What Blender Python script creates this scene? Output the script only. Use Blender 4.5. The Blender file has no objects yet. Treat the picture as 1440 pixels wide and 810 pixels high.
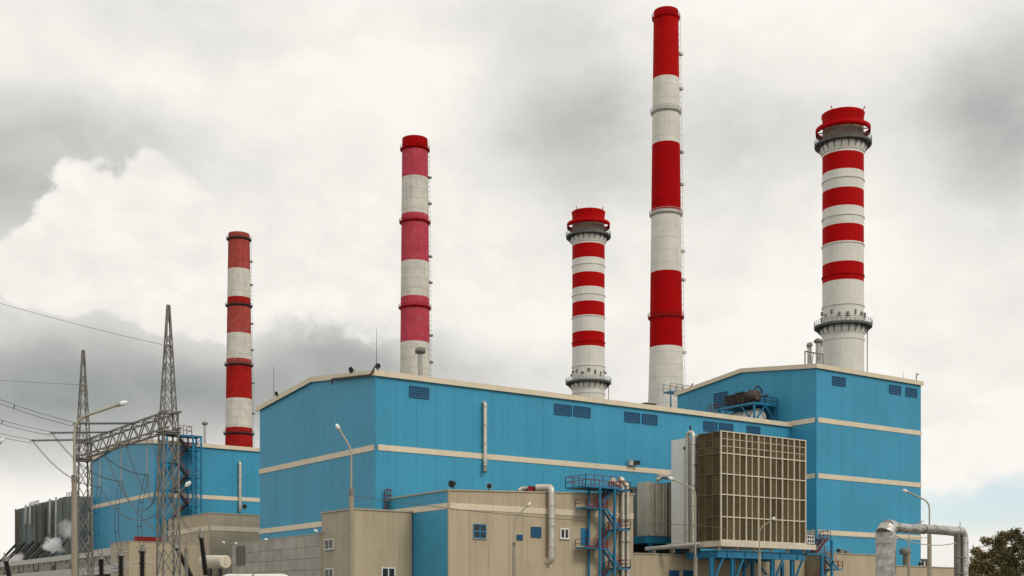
import bpy, math, random
from mathutils import Vector, Matrix
random.seed(7)
SC = bpy.context.scene
COL = SC.collection

# ------------------------------------------------------------------ camera
TH = math.radians(35.64)                  # heading of the view against the plant grid
CT, ST = math.cos(TH), math.sin(TH)
KX, KY, KZ = -82.2, -145.2, 1.7           # photographer, standing on the ground
FPX, HOR = 1784.0, 860.0                  # focal length and horizon in 1440 px units
cam_d = bpy.data.cameras.new('camera')
cam = bpy.data.objects.new('camera', cam_d)
COL.objects.link(cam)
cam.location = (KX, KY, KZ)
cam.rotation_euler = (math.radians(90), 0, -TH)
cam_d.sensor_width = 36
cam_d.lens = 36 * FPX / 1440
cam_d.shift_y = (HOR - 405) / 1440
cam_d.clip_end = 20000
SC.camera = cam

# ------------------------------------------------------------------ exposure
SC.render.engine = 'CYCLES'
SC.view_settings.view_transform = 'Standard'
SC.view_settings.look = 'None'
SC.view_settings.exposure = 0.0
SC.view_settings.gamma = 1.0
SC.view_settings.use_curve_mapping = False
SC.cycles.max_bounces = 6
SC.cycles.volume_step_rate = 2.0
SC.cycles.volume_bounces = 4

# ------------------------------------------------------------------ sun
SUN_EL = math.radians(38)
SUN_VEC = Vector((0.14, -1.0, 0)).normalized() * math.cos(SUN_EL) + Vector((0, 0, math.sin(SUN_EL)))
sun_d = bpy.data.lights.new('sun', 'SUN')
sun_d.energy = 1.3
sun_d.angle = math.radians(14)
sun_d.color = (1.0, 0.93, 0.82)
sun = bpy.data.objects.new('sun', sun_d)
COL.objects.link(sun)
sun.location = (0, -100, 200)
sun.rotation_euler = SUN_VEC.to_track_quat('Z', 'Y').to_euler()

# ------------------------------------------------------------------ sky
world = bpy.data.worlds.new('World')
SC.world = world
world.use_nodes = True
NT = world.node_tree
for n in list(NT.nodes):
    NT.nodes.remove(n)


def wn(kind, **kw):
    n = NT.nodes.new(kind)
    for k, v in kw.items():
        setattr(n, k, v)
    return n


def wset(sock, v):
    if isinstance(v, (int, float)):
        sock.default_value = v
    elif isinstance(v, tuple):
        sock.default_value = v
    else:
        NT.links.new(v, sock)


def wm(op, a, b=0.0, c=None, clamp=False):
    n = wn('ShaderNodeMath', operation=op)
    n.use_clamp = clamp
    wset(n.inputs[0], a)
    wset(n.inputs[1], b)
    if c is not None:
        wset(n.inputs[2], c)
    return n.outputs[0]


def sky_pos(px, py):
    s = (px - 720) / FPX
    t = (HOR - py) / FPX
    return math.atan(s), math.atan(t / math.sqrt(1 + s * s))


tc = wn('ShaderNodeTexCoord')
sep = wn('ShaderNodeSeparateXYZ')
NT.links.new(tc.outputs['Generated'], sep.inputs[0])
dx, dy, dz = sep.outputs
side = wm('SUBTRACT', wm('MULTIPLY', dx, CT), wm('MULTIPLY', dy, ST))
fwd = wm('ADD', wm('MULTIPLY', dx, ST), wm('MULTIPLY', dy, CT))
az0 = wm('ARCTAN2', side, fwd)
el0 = wm('ARCSINE', dz)


def wnoise(scale, detail, rough, sx=1.0, sz=1.0, off=0.0, dist=0.0):
    cmb = wn('ShaderNodeCombineXYZ')
    wset(cmb.inputs[0], wm('MULTIPLY_ADD', az0, sx, off))
    wset(cmb.inputs[1], wm('MULTIPLY', el0, sz))
    wset(cmb.inputs[2], off)
    n = wn('ShaderNodeTexNoise')
    n.inputs['Scale'].default_value = scale
    n.inputs['Detail'].default_value = detail
    n.inputs['Roughness'].default_value = rough
    n.inputs['Distortion'].default_value = dist
    NT.links.new(cmb.outputs[0], n.inputs['Vector'])
    return wm('SUBTRACT', n.outputs['Fac'], 0.5)


nA = wnoise(5.0, 5, 0.55, 1.0, 1.8, 3.1, 0.2)
nB = wnoise(13.0, 6, 0.55, 1.0, 1.5, 9.7, 0.3)
nC = wnoise(34.0, 5, 0.6, 1.0, 1.3, 5.2, 0.2)
nD = wnoise(6.0, 4, 0.5, 1.0, 1.4, 21.0)
# cloud masses drift: their outlines are bent by the noise
az = wm('ADD', az0, wm('ADD', wm('MULTIPLY', nB, 0.10), wm('MULTIPLY', nC, 0.035)))
el = wm('ADD', el0, wm('ADD', wm('MULTIPLY', nD, 0.08), wm('MULTIPLY', nC, 0.03)))


az1 = wm('ADD', az0, wm('MULTIPLY', nB, 0.05))
el1 = wm('ADD', el0, wm('MULTIPLY', nD, 0.05))


def blob(px, py, rx, ry, power=1.0, smooth=False):
    a, e = sky_pos(px, py)
    u = wm('DIVIDE', wm('SUBTRACT', az1 if smooth else az, a), rx / FPX)
    v = wm('DIVIDE', wm('SUBTRACT', el1 if smooth else el, e), ry / FPX)
    r2 = wm('ADD', wm('MULTIPLY', u, u), wm('MULTIPLY', v, v))
    if power != 1.0:
        r2 = wm('POWER', r2, power)
    return wm('POWER', 2.71828, wm('MULTIPLY', r2, -1.0))


val = wm('MULTIPLY_ADD', nA, 0.22, 0.97)
val = wm('ADD', val, wm('MULTIPLY', nB, 0.13))
val = wm('ADD', val, wm('MULTIPLY', nC, 0.06))
for (px, py, rx, ry, amp) in [
    (20, 250, 150, 90, -0.22), (130, 170, 170, 50, -0.10), (260, 30, 200, 50, -0.09), (500, 100, 220, 100, 0.04), (330, 230, 110, 60, -0.05),
    (800, 190, 120, 110, -0.17), (760, 30, 140, 40, -0.07), (1080, 170, 130, 70, -0.12), (1400, 150, 120, 115, -0.27), (1180, 60, 150, 80, 0.03),
    (1150, 400, 220, 130, 0.03), (270, 565, 330, 80, -0.30), (0, 560, 200, 90, -0.13), (480, 490, 130, 50, -0.17), (120, 470, 200, 40, -0.07),
    (20, 720, 90, 45, 0.04), (720, 420, 90, 130, 0.03), (640, 540, 120, 40, -0.06), (1040, 300, 90, 60, -0.06),
]:
    val = wm('ADD', val, wm('MULTIPLY', blob(px, py, rx, ry, smooth=True), amp))


def step(x, a, b):
    n = wn('ShaderNodeMapRange', interpolation_type='SMOOTHSTEP')
    wset(n.inputs[0], x)
    n.inputs[1].default_value = a
    n.inputs[2].default_value = b
    return n.outputs[0]


# brighter heaped clouds in front of the layer
for (parts, floor_py, soft, lift) in [
    ([(150, 320, 95, 75), (225, 290, 75, 60), (50, 380, 120, 60), (310, 390, 120, 70)], 520, 0.20, 0.965),
    ([(450, 340, 90, 70), (520, 400, 130, 80), (680, 380, 120, 80)], 530, 0.45, 0.965),
    ([(1420, 620, 150, 60), (1330, 640, 90, 45), (1480, 590, 110, 70)], 735, 0.28, 1.0),
]:
    m = None
    for q in parts:
        b_ = blob(*q)
        m = b_ if m is None else wm('ADD', m, b_)
    m = wm('ADD', m, wm('ADD', wm('MULTIPLY', nB, 0.5), wm('MULTIPLY', nC, 0.55)))
    m = step(m, 0.42, 0.42 + soft)
    fl = sky_pos(parts[0][0], floor_py)[1]
    m = wm('MULTIPLY', m, step(el, fl - 0.01, fl + 0.075))
    inner = wm('ADD', wm('MULTIPLY_ADD', nC, 0.15, lift), wm('MULTIPLY', nB, 0.12))
    val = wm('ADD', wm('MULTIPLY', val, wm('SUBTRACT', 1.0, m)), wm('MULTIPLY', inner, m))
ramp = wn('ShaderNodeValToRGB')
wset(ramp.inputs[0], val)
els = ramp.color_ramp.elements
els[0].position = 0.45
els[0].color = (0.155, 0.185, 0.18, 1)
els[1].position = 1.0
els[1].color = (0.97, 0.945, 0.89, 1)
for pos, colr in ((0.60, (0.285, 0.315, 0.305)), (0.72, (0.46, 0.465, 0.45)), (0.86, (0.71, 0.70, 0.675)), (0.93, (0.85, 0.83, 0.78))):
    e = els.new(pos)
    e.color = (*colr, 1)
sky = wn('ShaderNodeTexSky', sky_type='NISHITA')
sky.sun_disc = False
sky.sun_elevation = SUN_EL
sky.sun_rotation = math.atan2(SUN_VEC.x, SUN_VEC.y)
sky.dust_density = 0.6
sky.ozone_density = 2.5
gain = wn('ShaderNodeVectorMath', operation='SCALE')
NT.links.new(ramp.outputs[0], gain.inputs[0])
gain.inputs['Scale'].default_value = 10.0
hole = wm('ADD', blob(1440, 728, 230, 52), wm('MULTIPLY', nB, 0.8))
hole = wm('MULTIPLY', step(hole, 0.3, 0.9), 0.66)
clear = wn('ShaderNodeVectorMath', operation='SCALE')
NT.links.new(sky.outputs[0], clear.inputs[0])
clear.inputs['Scale'].default_value = 1.4
mixn = wn('ShaderNodeMix', data_type='RGBA')
NT.links.new(hole, mixn.inputs['Factor'])
NT.links.new(gain.outputs[0], mixn.inputs['A'])
NT.links.new(clear.outputs[0], mixn.inputs['B'])
bg = wn('ShaderNodeBackground')
bg.inputs['Strength'].default_value = 0.1
NT.links.new(mixn.outputs['Result'], bg.inputs['Color'])
wo = wn('ShaderNodeOutputWorld')
NT.links.new(bg.outputs[0], wo.inputs[0])


# ------------------------------------------------------------------ picture <-> plant
def at(px, py, Y):
    """the point Y metres in front of the lens seen at that pixel"""
    s = (px - 720) / FPX
    return Vector((KX + Y * (ST + CT * s), KY + Y * (CT - ST * s), KZ + (HOR - py) / FPX * Y))


def depth_y(px, y0):
    s = (px - 720) / FPX
    return (y0 - KY) / (CT - ST * s)


def depth_x(px, x0):
    s = (px - 720) / FPX
    return (x0 - KX) / (ST + CT * s)


def on_y(px, py, y0):
    return at(px, py, depth_y(px, y0))


def on_x(px, py, x0):
    return at(px, py, depth_x(px, x0))


# ------------------------------------------------------------------ mesh helpers
WM = {}


def put(o, world_m, parent=None):
    COL.objects.link(o)
    WM[o] = world_m
    if parent is not None:
        o.parent = parent
        o.matrix_parent_inverse = WM[parent].inverted()
    o.matrix_basis = world_m
    return o


def tag(o, label=None, cat=None, group=None, kind=None):
    if label:
        o['label'] = label
    if cat:
        o['category'] = cat
    if group:
        o['group'] = group
    if kind:
        o['kind'] = kind
    return o


def thing(name, loc, label, cat, group=None):
    o = bpy.data.objects.new(name, None)
    o.empty_display_size = 0.5
    put(o, Matrix.Translation(Vector(loc)))
    return tag(o, label, cat, group)


UNIT = {}


def ubox(name, x0, x1, y0, y1, z0, z1, mat, parent=None):
    """an axis-aligned box that shares one mesh per material"""
    if mat.name not in UNIT:
        me = bpy.data.meshes.new('block_' + mat.name)
        vs = [(x, y, z) for x in (-.5, .5) for y in (-.5, .5) for z in (-.5, .5)]
        fs = [(0, 1, 3, 2), (4, 6, 7, 5), (0, 4, 5, 1), (2, 3, 7, 6), (0, 2, 6, 4), (1, 5, 7, 3)]
        me.from_pydata(vs, [], fs)
        me.materials.append(mat)
        UNIT[mat.name] = me
    o = bpy.data.objects.new(name, UNIT[mat.name])
    m = Matrix.Translation(((x0 + x1) / 2, (y0 + y1) / 2, (z0 + z1) / 2)) @ Matrix.Diagonal((x1 - x0, y1 - y0, z1 - z0, 1))
    return put(o, m, parent)


class MB:
    def __init__(self):
        self.v = []
        self.f = []
        self.sm = []

    def add(self, vs, fs, smooth=False):
        b = len(self.v)
        self.v += [Vector(p) for p in vs]
        for f in fs:
            self.f.append([b + i for i in f])
            self.sm.append(smooth)
        return self

    def box(self, x0, x1, y0, y1, z0, z1):
        vs = [(x, y, z) for x in (x0, x1) for y in (y0, y1) for z in (z0, z1)]
        return self.add(vs, [(0, 1, 3, 2), (4, 6, 7, 5), (0, 4, 5, 1), (2, 3, 7, 6), (0, 2, 6, 4), (1, 5, 7, 3)])

    def bar(self, p, q, w, h=None, up=(0, 0, 1)):
        """rectangular bar from p to q, w across, h along up"""
        h = w if h is None else h
        p, q = Vector(p), Vector(q)
        d = (q - p).normalized()
        s = d.cross(Vector(up))
        if s.length < 1e-4:
            s = d.cross(Vector((1, 0, 0)))
        s.normalize()
        t = s.cross(d).normalized()
        vs = []
        for c in (p, q):
            for a, b in ((-1, -1), (1, -1), (1, 1), (-1, 1)):
                vs.append(c + s * (a * w / 2) + t * (b * h / 2))
        return self.add(vs, [(0, 3, 2, 1), (4, 5, 6, 7), (0, 1, 5, 4), (1, 2, 6, 5), (2, 3, 7, 6), (3, 0, 4, 7)])

    def tube(self, pts, r, n=10, caps=True, smooth=True):
        pts = [Vector(p) for p in pts]
        rs = r if isinstance(r, (list, tuple)) else [r] * len(pts)
        rings = []
        prev = None
        for i, p in enumerate(pts):
            a = pts[max(i - 1, 0)]
            b = pts[min(i + 1, len(pts) - 1)]
            d = (b - a).normalized()
            if prev is None:
                s = d.cross(Vector((0, 0, 1)))
                if s.length < 1e-3:
                    s = Vector((1, 0, 0))
            else:
                s = prev - d * prev.dot(d)
            s.normalize()
            prev = s
            t = d.cross(s)
            rings.append([p + (s * math.cos(k * 2 * math.pi / n) + t * math.sin(k * 2 * math.pi / n)) * rs[i] for k in range(n)])
        b = len(self.v)
        for rg in rings:
            self.v += rg
        for i in range(len(pts) - 1):
            for k in range(n):
                k2 = (k + 1) % n
                self.f.append([b + i * n + k, b + i * n + k2, b + (i + 1) * n + k2, b + (i + 1) * n + k])
                self.sm.append(smooth)
        if caps:
            self.add(rings[0], [list(range(n))[::-1]])
            self.add(rings[-1], [list(range(n))])
        return self

    def lathe(self, cx, cy, prof, n=40, cap0=True, cap1=True, smooth=True):
        b = len(self.v)
        for r, z in prof:
            for k in range(n):
                a = 2 * math.pi * k / n
                self.v.append(Vector((cx + r * math.cos(a), cy + r * math.sin(a), z)))
        for i in range(len(prof) - 1):
            for k in range(n):
                k2 = (k + 1) % n
                self.f.append([b + i * n + k, b + i * n + k2, b + (i + 1) * n + k2, b + (i + 1) * n + k])
                self.sm.append(smooth)
        if cap0:
            self.add(self.v[b:b + n], [list(range(n))[::-1]])
        if cap1:
            b2 = b + (len(prof) - 1) * n
            self.add(self.v[b2:b2 + n], [list(range(n))])
        return self

    def prism(self, poly, vec):
        poly = [Vector(p) for p in poly]
        vec = Vector(vec)
        n = len(poly)
        vs = poly + [p + vec for p in poly]
        fs = [list(range(n))[::-1], [n + i for i in range(n)]]
        fs += [(i, (i + 1) % n, n + (i + 1) % n, n + i) for i in range(n)]
        return self.add(vs, fs)

    def build(self, name, mat, parent=None):
        xs = [p.x for p in self.v]
        ys = [p.y for p in self.v]
        zs = [p.z for p in self.v]
        o0 = Vector(((min(xs) + max(xs)) / 2, (min(ys) + max(ys)) / 2, min(zs)))
        me = bpy.data.meshes.new(name)
        me.from_pydata([p - o0 for p in self.v], [], self.f)
        me.polygons.foreach_set('use_smooth', self.sm)
        if mat:
            me.materials.append(mat)
        me.validate()
        o = bpy.data.objects.new(name, me)
        return put(o, Matrix.Translation(o0), parent)


def sag(p, q, s, n=14):
    p, q = Vector(p), Vector(q)
    return [p.lerp(q, i / n) - Vector((0, 0, 4 * s * (i / n) * (1 - i / n))) for i in range(n + 1)]


def arc(c, a, b, n=6):
    """rounded corner: from a via c to b"""
    a, b, c = Vector(a), Vector(b), Vector(c)
    return [a * (1 - t) ** 2 + c * 2 * t * (1 - t) + b * t * t for t in [i / n for i in range(n + 1)]]


# ------------------------------------------------------------------ materials
def mat(name, col, rough=0.6, metal=0.0, var=0.12, vscale=0.6, streak=0.0, streak_col=None, rnd=0.0, bump=0.0, bscale=8.0,
        joints=0.0, joint_h=2.5, spots=0.0, spot_col=None, spot_scale=1.5, fine=0.0, spec=0.3, ribs=0.0, rib_w=1.0):
    m = bpy.data.materials.new(name)
    m.use_nodes = True
    nt = m.node_tree
    bs = nt.nodes['Principled BSDF']
    bs.inputs['Roughness'].default_value = rough
    bs.inputs['Metallic'].default_value = metal
    bs.inputs['Specular IOR Level'].default_value = spec
    L = nt.links.new
    geo = nt.nodes.new('ShaderNodeNewGeometry')

    def noise(scale, detail=4, vec=(1, 1, 1), rough_=0.55):
        mp = nt.nodes.new('ShaderNodeMapping')
        mp.inputs['Scale'].default_value = vec
        L(geo.outputs['Position'], mp.inputs[0])
        n = nt.nodes.new('ShaderNodeTexNoise')
        n.inputs['Scale'].default_value = scale
        n.inputs['Detail'].default_value = detail
        n.inputs['Roughness'].default_value = rough_
        L(mp.outputs[0], n.inputs['Vector'])
        return n.outputs['Fac']

    def mrange(s, a, b, c, d):
        n = nt.nodes.new('ShaderNodeMapRange')
        L(s, n.inputs[0])
        for i, v in enumerate((a, b, c, d)):
            n.inputs[i + 1].default_value = v
        return n.outputs[0]

    def mul(colr, fac):
        n = nt.nodes.new('ShaderNodeVectorMath')
        n.operation = 'SCALE'
        L(colr, n.inputs[0])
        L(fac, n.inputs['Scale'])
        return n.outputs[0]

    def mixc(fac, a, c2):
        n = nt.nodes.new('ShaderNodeMix')
        n.data_type = 'RGBA'
        L(fac, n.inputs['Factor'])
        L(a, n.inputs['A'])
        n.inputs['B'].default_value = (*c2, 1)
        return n.outputs['Result']

    rgb = nt.nodes.new('ShaderNodeRGB')
    rgb.outputs[0].default_value = (*col, 1)
    c = rgb.outputs[0]
    if var:
        c = mul(c, mrange(noise(vscale), 0.3, 0.7, 1 - var, 1 + var))
    if fine:
        c = mul(c, mrange(noise(vscale * 12, 3), 0.3, 0.7, 1 - fine, 1 + fine))
    if rnd:
        oi = nt.nodes.new('ShaderNodeObjectInfo')
        c = mul(c, mrange(oi.outputs['Random'], 0, 1, 1 - rnd, 1 + rnd))
    if streak:
        f = mrange(noise(1.0, 4, (2.2, 2.2, 0.10), 0.6), 0.52, 0.75, 0, streak)
        c = mixc(f, c, streak_col or tuple(x * 0.4 for x in col))
    if spots:
        f = mrange(noise(spot_scale, 5, (1, 1, 0.7), 0.65), 0.56, 0.68, 0, spots)
        c = mixc(f, c, spot_col or tuple(x * 0.4 for x in col))
    if joints:
        sp = nt.nodes.new('ShaderNodeSeparateXYZ')
        L(geo.outputs['Position'], sp.inputs[0])
        d = nt.nodes.new('ShaderNodeMath')
        d.operation = 'FRACT'
        dv = nt.nodes.new('ShaderNodeMath')
        dv.operation = 'DIVIDE'
        L(sp.outputs[2], dv.inputs[0])
        dv.inputs[1].default_value = joint_h
        L(dv.outputs[0], d.inputs[0])
        f = mrange(d.outputs[0], 0.0, 0.12, joints, 0)
        c = mixc(f, c, tuple(x * 0.45 for x in col))
    if ribs:
        sp = nt.nodes.new('ShaderNodeSeparateXYZ')
        L(geo.outputs['Position'], sp.inputs[0])
        ad = nt.nodes.new('ShaderNodeMath')
        ad.operation = 'ADD'
        L(sp.outputs[0], ad.inputs[0])
        L(sp.outputs[1], ad.inputs[1])
        dv = nt.nodes.new('ShaderNodeMath')
        dv.operation = 'DIVIDE'
        L(ad.outputs[0], dv.inputs[0])
        dv.inputs[1].default_value = rib_w
        fr = nt.nodes.new('ShaderNodeMath')
        fr.operation = 'FRACT'
        L(dv.outputs[0], fr.inputs[0])
        f = mrange(fr.outputs[0], 0.03, 0.10, ribs, 0)
        fl = nt.nodes.new('ShaderNodeMath')
        fl.operation = 'FLOOR'
        L(dv.outputs[0], fl.inputs[0])
        wnz = nt.nodes.new('ShaderNodeTexWhiteNoise')
        wnz.noise_dimensions = '1D'
        L(fl.outputs[0], wnz.inputs['W'])
        c = mul(c, mrange(wnz.outputs['Value'], 0, 1, 0.98, 1.02))
        c = mixc(f, c, tuple(x * 0.5 for x in col))
    L(c, bs.inputs['Base Color'])
    if bump:
        b = nt.nodes.new('ShaderNodeBump')
        b.inputs['Strength'].default_value = bump
        b.inputs['Distance'].default_value = 0.05
        L(noise(bscale, 5), b.inputs['Height'])
        L(b.outputs[0], bs.inputs['Normal'])
    return m


BLUE = mat('blue_cladding', (0.042, 0.282, 0.452), 0.5, var=0.06, vscale=0.12, streak=0.3, streak_col=(0.055, 0.18, 0.27), rnd=0.03, fine=0.03, ribs=0.16, rib_w=1.0)
BLUE_CORE = mat('blue_cladding_core', (0.022, 0.20, 0.34), 0.6)
CREAM = mat('cream_trim', (0.66, 0.575, 0.435), 0.55, var=0.06, vscale=0.5, streak=0.25, streak_col=(0.3, 0.25, 0.18), rnd=0.02)
BEIGE = mat('beige_cladding', (0.435, 0.363, 0.250), 0.6, var=0.06, vscale=0.25, streak=0.42, streak_col=(0.25, 0.21, 0.15), rnd=0.03, fine=0.03, ribs=0.12, rib_w=1.0)
BEIGE_CORE = mat('beige_core', (0.33, 0.27, 0.18), 0.7)
TAUPE = mat('taupe_cladding', (0.385, 0.337, 0.255), 0.6, var=0.07, vscale=0.3, streak=0.3, rnd=0.04, fine=0.03)
ROOF = mat('roof_felt', (0.14, 0.14, 0.135), 0.9, var=0.2)
CONC = mat('panel_concrete', (0.38, 0.36, 0.315), 0.85, var=0.12, vscale=0.8, streak=0.35, streak_col=(0.15, 0.145, 0.13), rnd=0.09, bump=0.2, fine=0.06, spots=0.3, spot_col=(0.2, 0.19, 0.17))
CONC_DARK = mat('dark_concrete', (0.14, 0.135, 0.125), 0.9, var=0.15)
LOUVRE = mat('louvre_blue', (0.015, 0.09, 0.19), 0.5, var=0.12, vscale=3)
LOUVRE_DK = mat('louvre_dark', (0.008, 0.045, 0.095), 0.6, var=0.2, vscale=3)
STEEL_BLUE = mat('blue_painted_steel', (0.018, 0.17, 0.31), 0.45, var=0.15, vscale=1.5, spots=0.35, spot_col=(0.10, 0.11, 0.12))
RAIL_RED = mat('red_painted_rail', (0.17, 0.022, 0.018), 0.5, var=0.25, vscale=2, spots=0.4, spot_col=(0.06, 0.025, 0.02))
RED_BOX = mat('red_unit', (0.20, 0.008, 0.008), 0.6, var=0.15)
GALV = mat('galvanised_steel', (0.21, 0.20, 0.18), 0.55, 0.35, var=0.25, vscale=1.5, spots=0.5, spot_col=(0.10, 0.07, 0.045), fine=0.15)
GALV_LT = mat('grey_painted_steel', (0.42, 0.41, 0.38), 0.5, 0.2, var=0.15, vscale=2)
FOIL = mat('insulation_foil', (0.46, 0.45, 0.42), 0.42, 0.75, var=0.28, vscale=2.2, spots=0.6, spot_col=(0.20, 0.185, 0.16), spot_scale=2.5, bump=0.9, bscale=3.0, rnd=0.16, fine=0.12, streak=0.4)
UNITBEIGE = mat('beige_unit_paint', (0.50, 0.465, 0.385), 0.6, var=0.12, vscale=0.8, streak=0.5, streak_col=(0.28, 0.24, 0.18), fine=0.06)
PIPE = mat('silver_pipe', (0.55, 0.52, 0.45), 0.4, 0.5, var=0.15, vscale=1.5, streak=0.3)
DARK = mat('dark_metal', (0.035, 0.035, 0.036), 0.5, 0.3, var=0.2, vscale=2)
BLACK = mat('black_porcelain', (0.014, 0.012, 0.012), 0.25, var=0.2)
MAROON = mat('maroon_porcelain', (0.12, 0.01, 0.012), 0.3, var=0.2)
GLASSG = mat('glass_insulator', (0.10, 0.135, 0.13), 0.25, var=0.2)
WIRE = mat('aluminium_wire', (0.10, 0.115, 0.11), 0.5, 0.3, var=0.1)
WHITE = mat('white_paint', (0.72, 0.71, 0.67), 0.45, var=0.06, streak=0.25, streak_col=(0.4, 0.38, 0.33))
PVC = mat('white_window_frame', (0.75, 0.74, 0.70), 0.4, var=0.05)
PANE = mat('window_glass', (0.03, 0.035, 0.04), 0.06, var=0.4, vscale=1.5, rnd=0.4)
POLE_C = mat('pole_concrete', (0.30, 0.265, 0.20), 0.85, var=0.12, vscale=1.0, streak=0.3, fine=0.06)
POLE_S = mat('pole_steel', (0.36, 0.33, 0.26), 0.55, 0.2, var=0.12, vscale=1.5)
LAMP_G = mat('lamp_glass', (0.78, 0.79, 0.77), 0.2, var=0.04)
RED = mat('stack_red', (0.40, 0.001, 0.002), 0.7, spec=0.08, var=0.10, vscale=0.35, streak=0.35, streak_col=(0.22, 0.001, 0.002), fine=0.04)
RED_DEEP = mat('stack_red_concrete', (0.35, 0.001, 0.002), 0.8, spec=0.08, var=0.10, vscale=0.35, streak=0.3, streak_col=(0.20, 0.001, 0.002), joints=0.25, joint_h=2.5, fine=0.05)
RED_FADE = mat('faded_brick_red', (0.36, 0.062, 0.050), 0.85, spec=0.1, var=0.14, vscale=0.4, streak=0.5, streak_col=(0.20, 0.04, 0.035), joints=0.3, fine=0.16, spots=0.6, spot_col=(0.34, 0.17, 0.14), spot_scale=0.9)
RED_DARKF = mat('worn_dark_red', (0.34, 0.012, 0.010), 0.85, spec=0.1, var=0.16, vscale=0.4, streak=0.5, joints=0.3, fine=0.14, spots=0.3, spot_col=(0.36, 0.06, 0.05), spot_scale=1.0)
PINK = mat('faded_pink_red', (0.46, 0.058, 0.085), 0.85, spec=0.1, var=0.12, vscale=0.4, streak=0.45, streak_col=(0.30, 0.03, 0.045), joints=0.25, fine=0.16, spots=0.6, spot_col=(0.46, 0.17, 0.19), spot_scale=1.0)
WCONC_OLD = mat('dirty_white_concrete', (0.60, 0.575, 0.515), 0.9, var=0.12, vscale=0.4, streak=0.55, streak_col=(0.30, 0.27, 0.23), joints=0.5, joint_h=2.5, fine=0.12, spots=0.45, spot_col=(0.36, 0.33, 0.28), spot_scale=0.9)
WCONC = mat('white_concrete', (0.64, 0.62, 0.565), 0.85, var=0.08, vscale=0.4, streak=0.35, streak_col=(0.34, 0.32, 0.28), joints=0.35, joint_h=2.5, fine=0.05)
WSTACK = mat('white_stack_steel', (0.66, 0.645, 0.59), 0.55, var=0.06, vscale=0.3, streak=0.35, streak_col=(0.34, 0.32, 0.28), fine=0.03)
BROWN_MESH = mat('brown_mesh', (0.20, 0.15, 0.11), 0.8, var=0.2, vscale=0.8, fine=0.25)
FILTER = mat('brown_filter_mesh', (0.095, 0.072, 0.036), 0.9, spec=0.1, var=0.14, vscale=0.8, rnd=0.26, fine=0.18)
FRAME = mat('grey_cream_frame', (0.60, 0.54, 0.435), 0.6, var=0.08, streak=0.3)
RIBGREY = mat('grey_ribbed_wall', (0.125, 0.150, 0.150), 0.8, var=0.2, vscale=0.3, streak=0.5, streak_col=(0.05, 0.055, 0.05), rnd=0.14, fine=0.1)
BARK = mat('bark', (0.05, 0.038, 0.026), 0.9, var=0.25, vscale=4)
GROUND = mat('ground_gravel', (0.16, 0.15, 0.13), 0.95, var=0.25, vscale=0.1)
ASPH = mat('asphalt', (0.055, 0.054, 0.052), 0.9, var=0.2, vscale=0.4)
RUST = mat('rusty_brown_drum', (0.10, 0.074, 0.05), 0.7, var=0.25, vscale=1.2, fine=0.15)
LEAF = mat('leaf', (0.18, 0.142, 0.055), 0.7, var=0.35, vscale=0.9, fine=0.2)
DKSTEEL = mat('weathered_platform_steel', (0.115, 0.125, 0.12), 0.7, 0.2, var=0.25, vscale=1.0, spots=0.4, spot_col=(0.09, 0.06, 0.04))
LEAF_DK = mat('leaf_dark', (0.11, 0.095, 0.04), 0.7, var=0.35, vscale=0.9, fine=0.2)

# ------------------------------------------------------------------ ground
g = MB()
g.add([(-3000, -3000, 0), (3000, -3000, 0), (3000, 3000, 0), (-3000, 3000, 0)], [(0, 1, 2, 3)])
tag(g.build('ground', GROUND), kind='structure')
g = MB()
g.box(-300, 300, -62, -52, -0.2, 0.006)
tag(g.build('road', ASPH), kind='structure')


# ------------------------------------------------------------------ cladding
def panels(th, axis, c, a0, a1, rows, w, m, top=None, thick=0.06, gap=0.02, name='wall_panel'):
    """proud cladding panels on the plane x=c (facing -x) or y=c (facing -y)"""
    n = max(1, round((a1 - a0) / w))
    st = (a1 - a0) / n
    for (z0, z1) in rows:
        for i in range(n):
            b0, b1 = a0 + i * st + gap / 2, a0 + (i + 1) * st - gap / 2
            tk = thick + random.uniform(-0.006, 0.006)
            if z1 is None:
                cuts = [b0, b1]
                t0, t1 = top(b0), top(b1)
                pts = [(b0, z0), (b1, z0), (b1, t1)]
                mid = (b0 + b1) / 2
                if abs(top(mid) - (t0 + t1) / 2) > 0.02:
                    pts.append((mid, top(mid)))
                pts.append((b0, t0))
                if axis == 'x':
                    MB().prism([(c, a, z) for a, z in pts], (-tk, 0, 0)).build(name, m, th)
                else:
                    MB().prism([(a, c, z) for a, z in pts], (0, -tk, 0)).build(name, m, th)
            elif axis == 'x':
                ubox(name, c - tk, c, b0, b1, z0, z1, m, th)
            else:
                ubox(name, b0, b1, c - tk, c, z0, z1, m, th)


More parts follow.
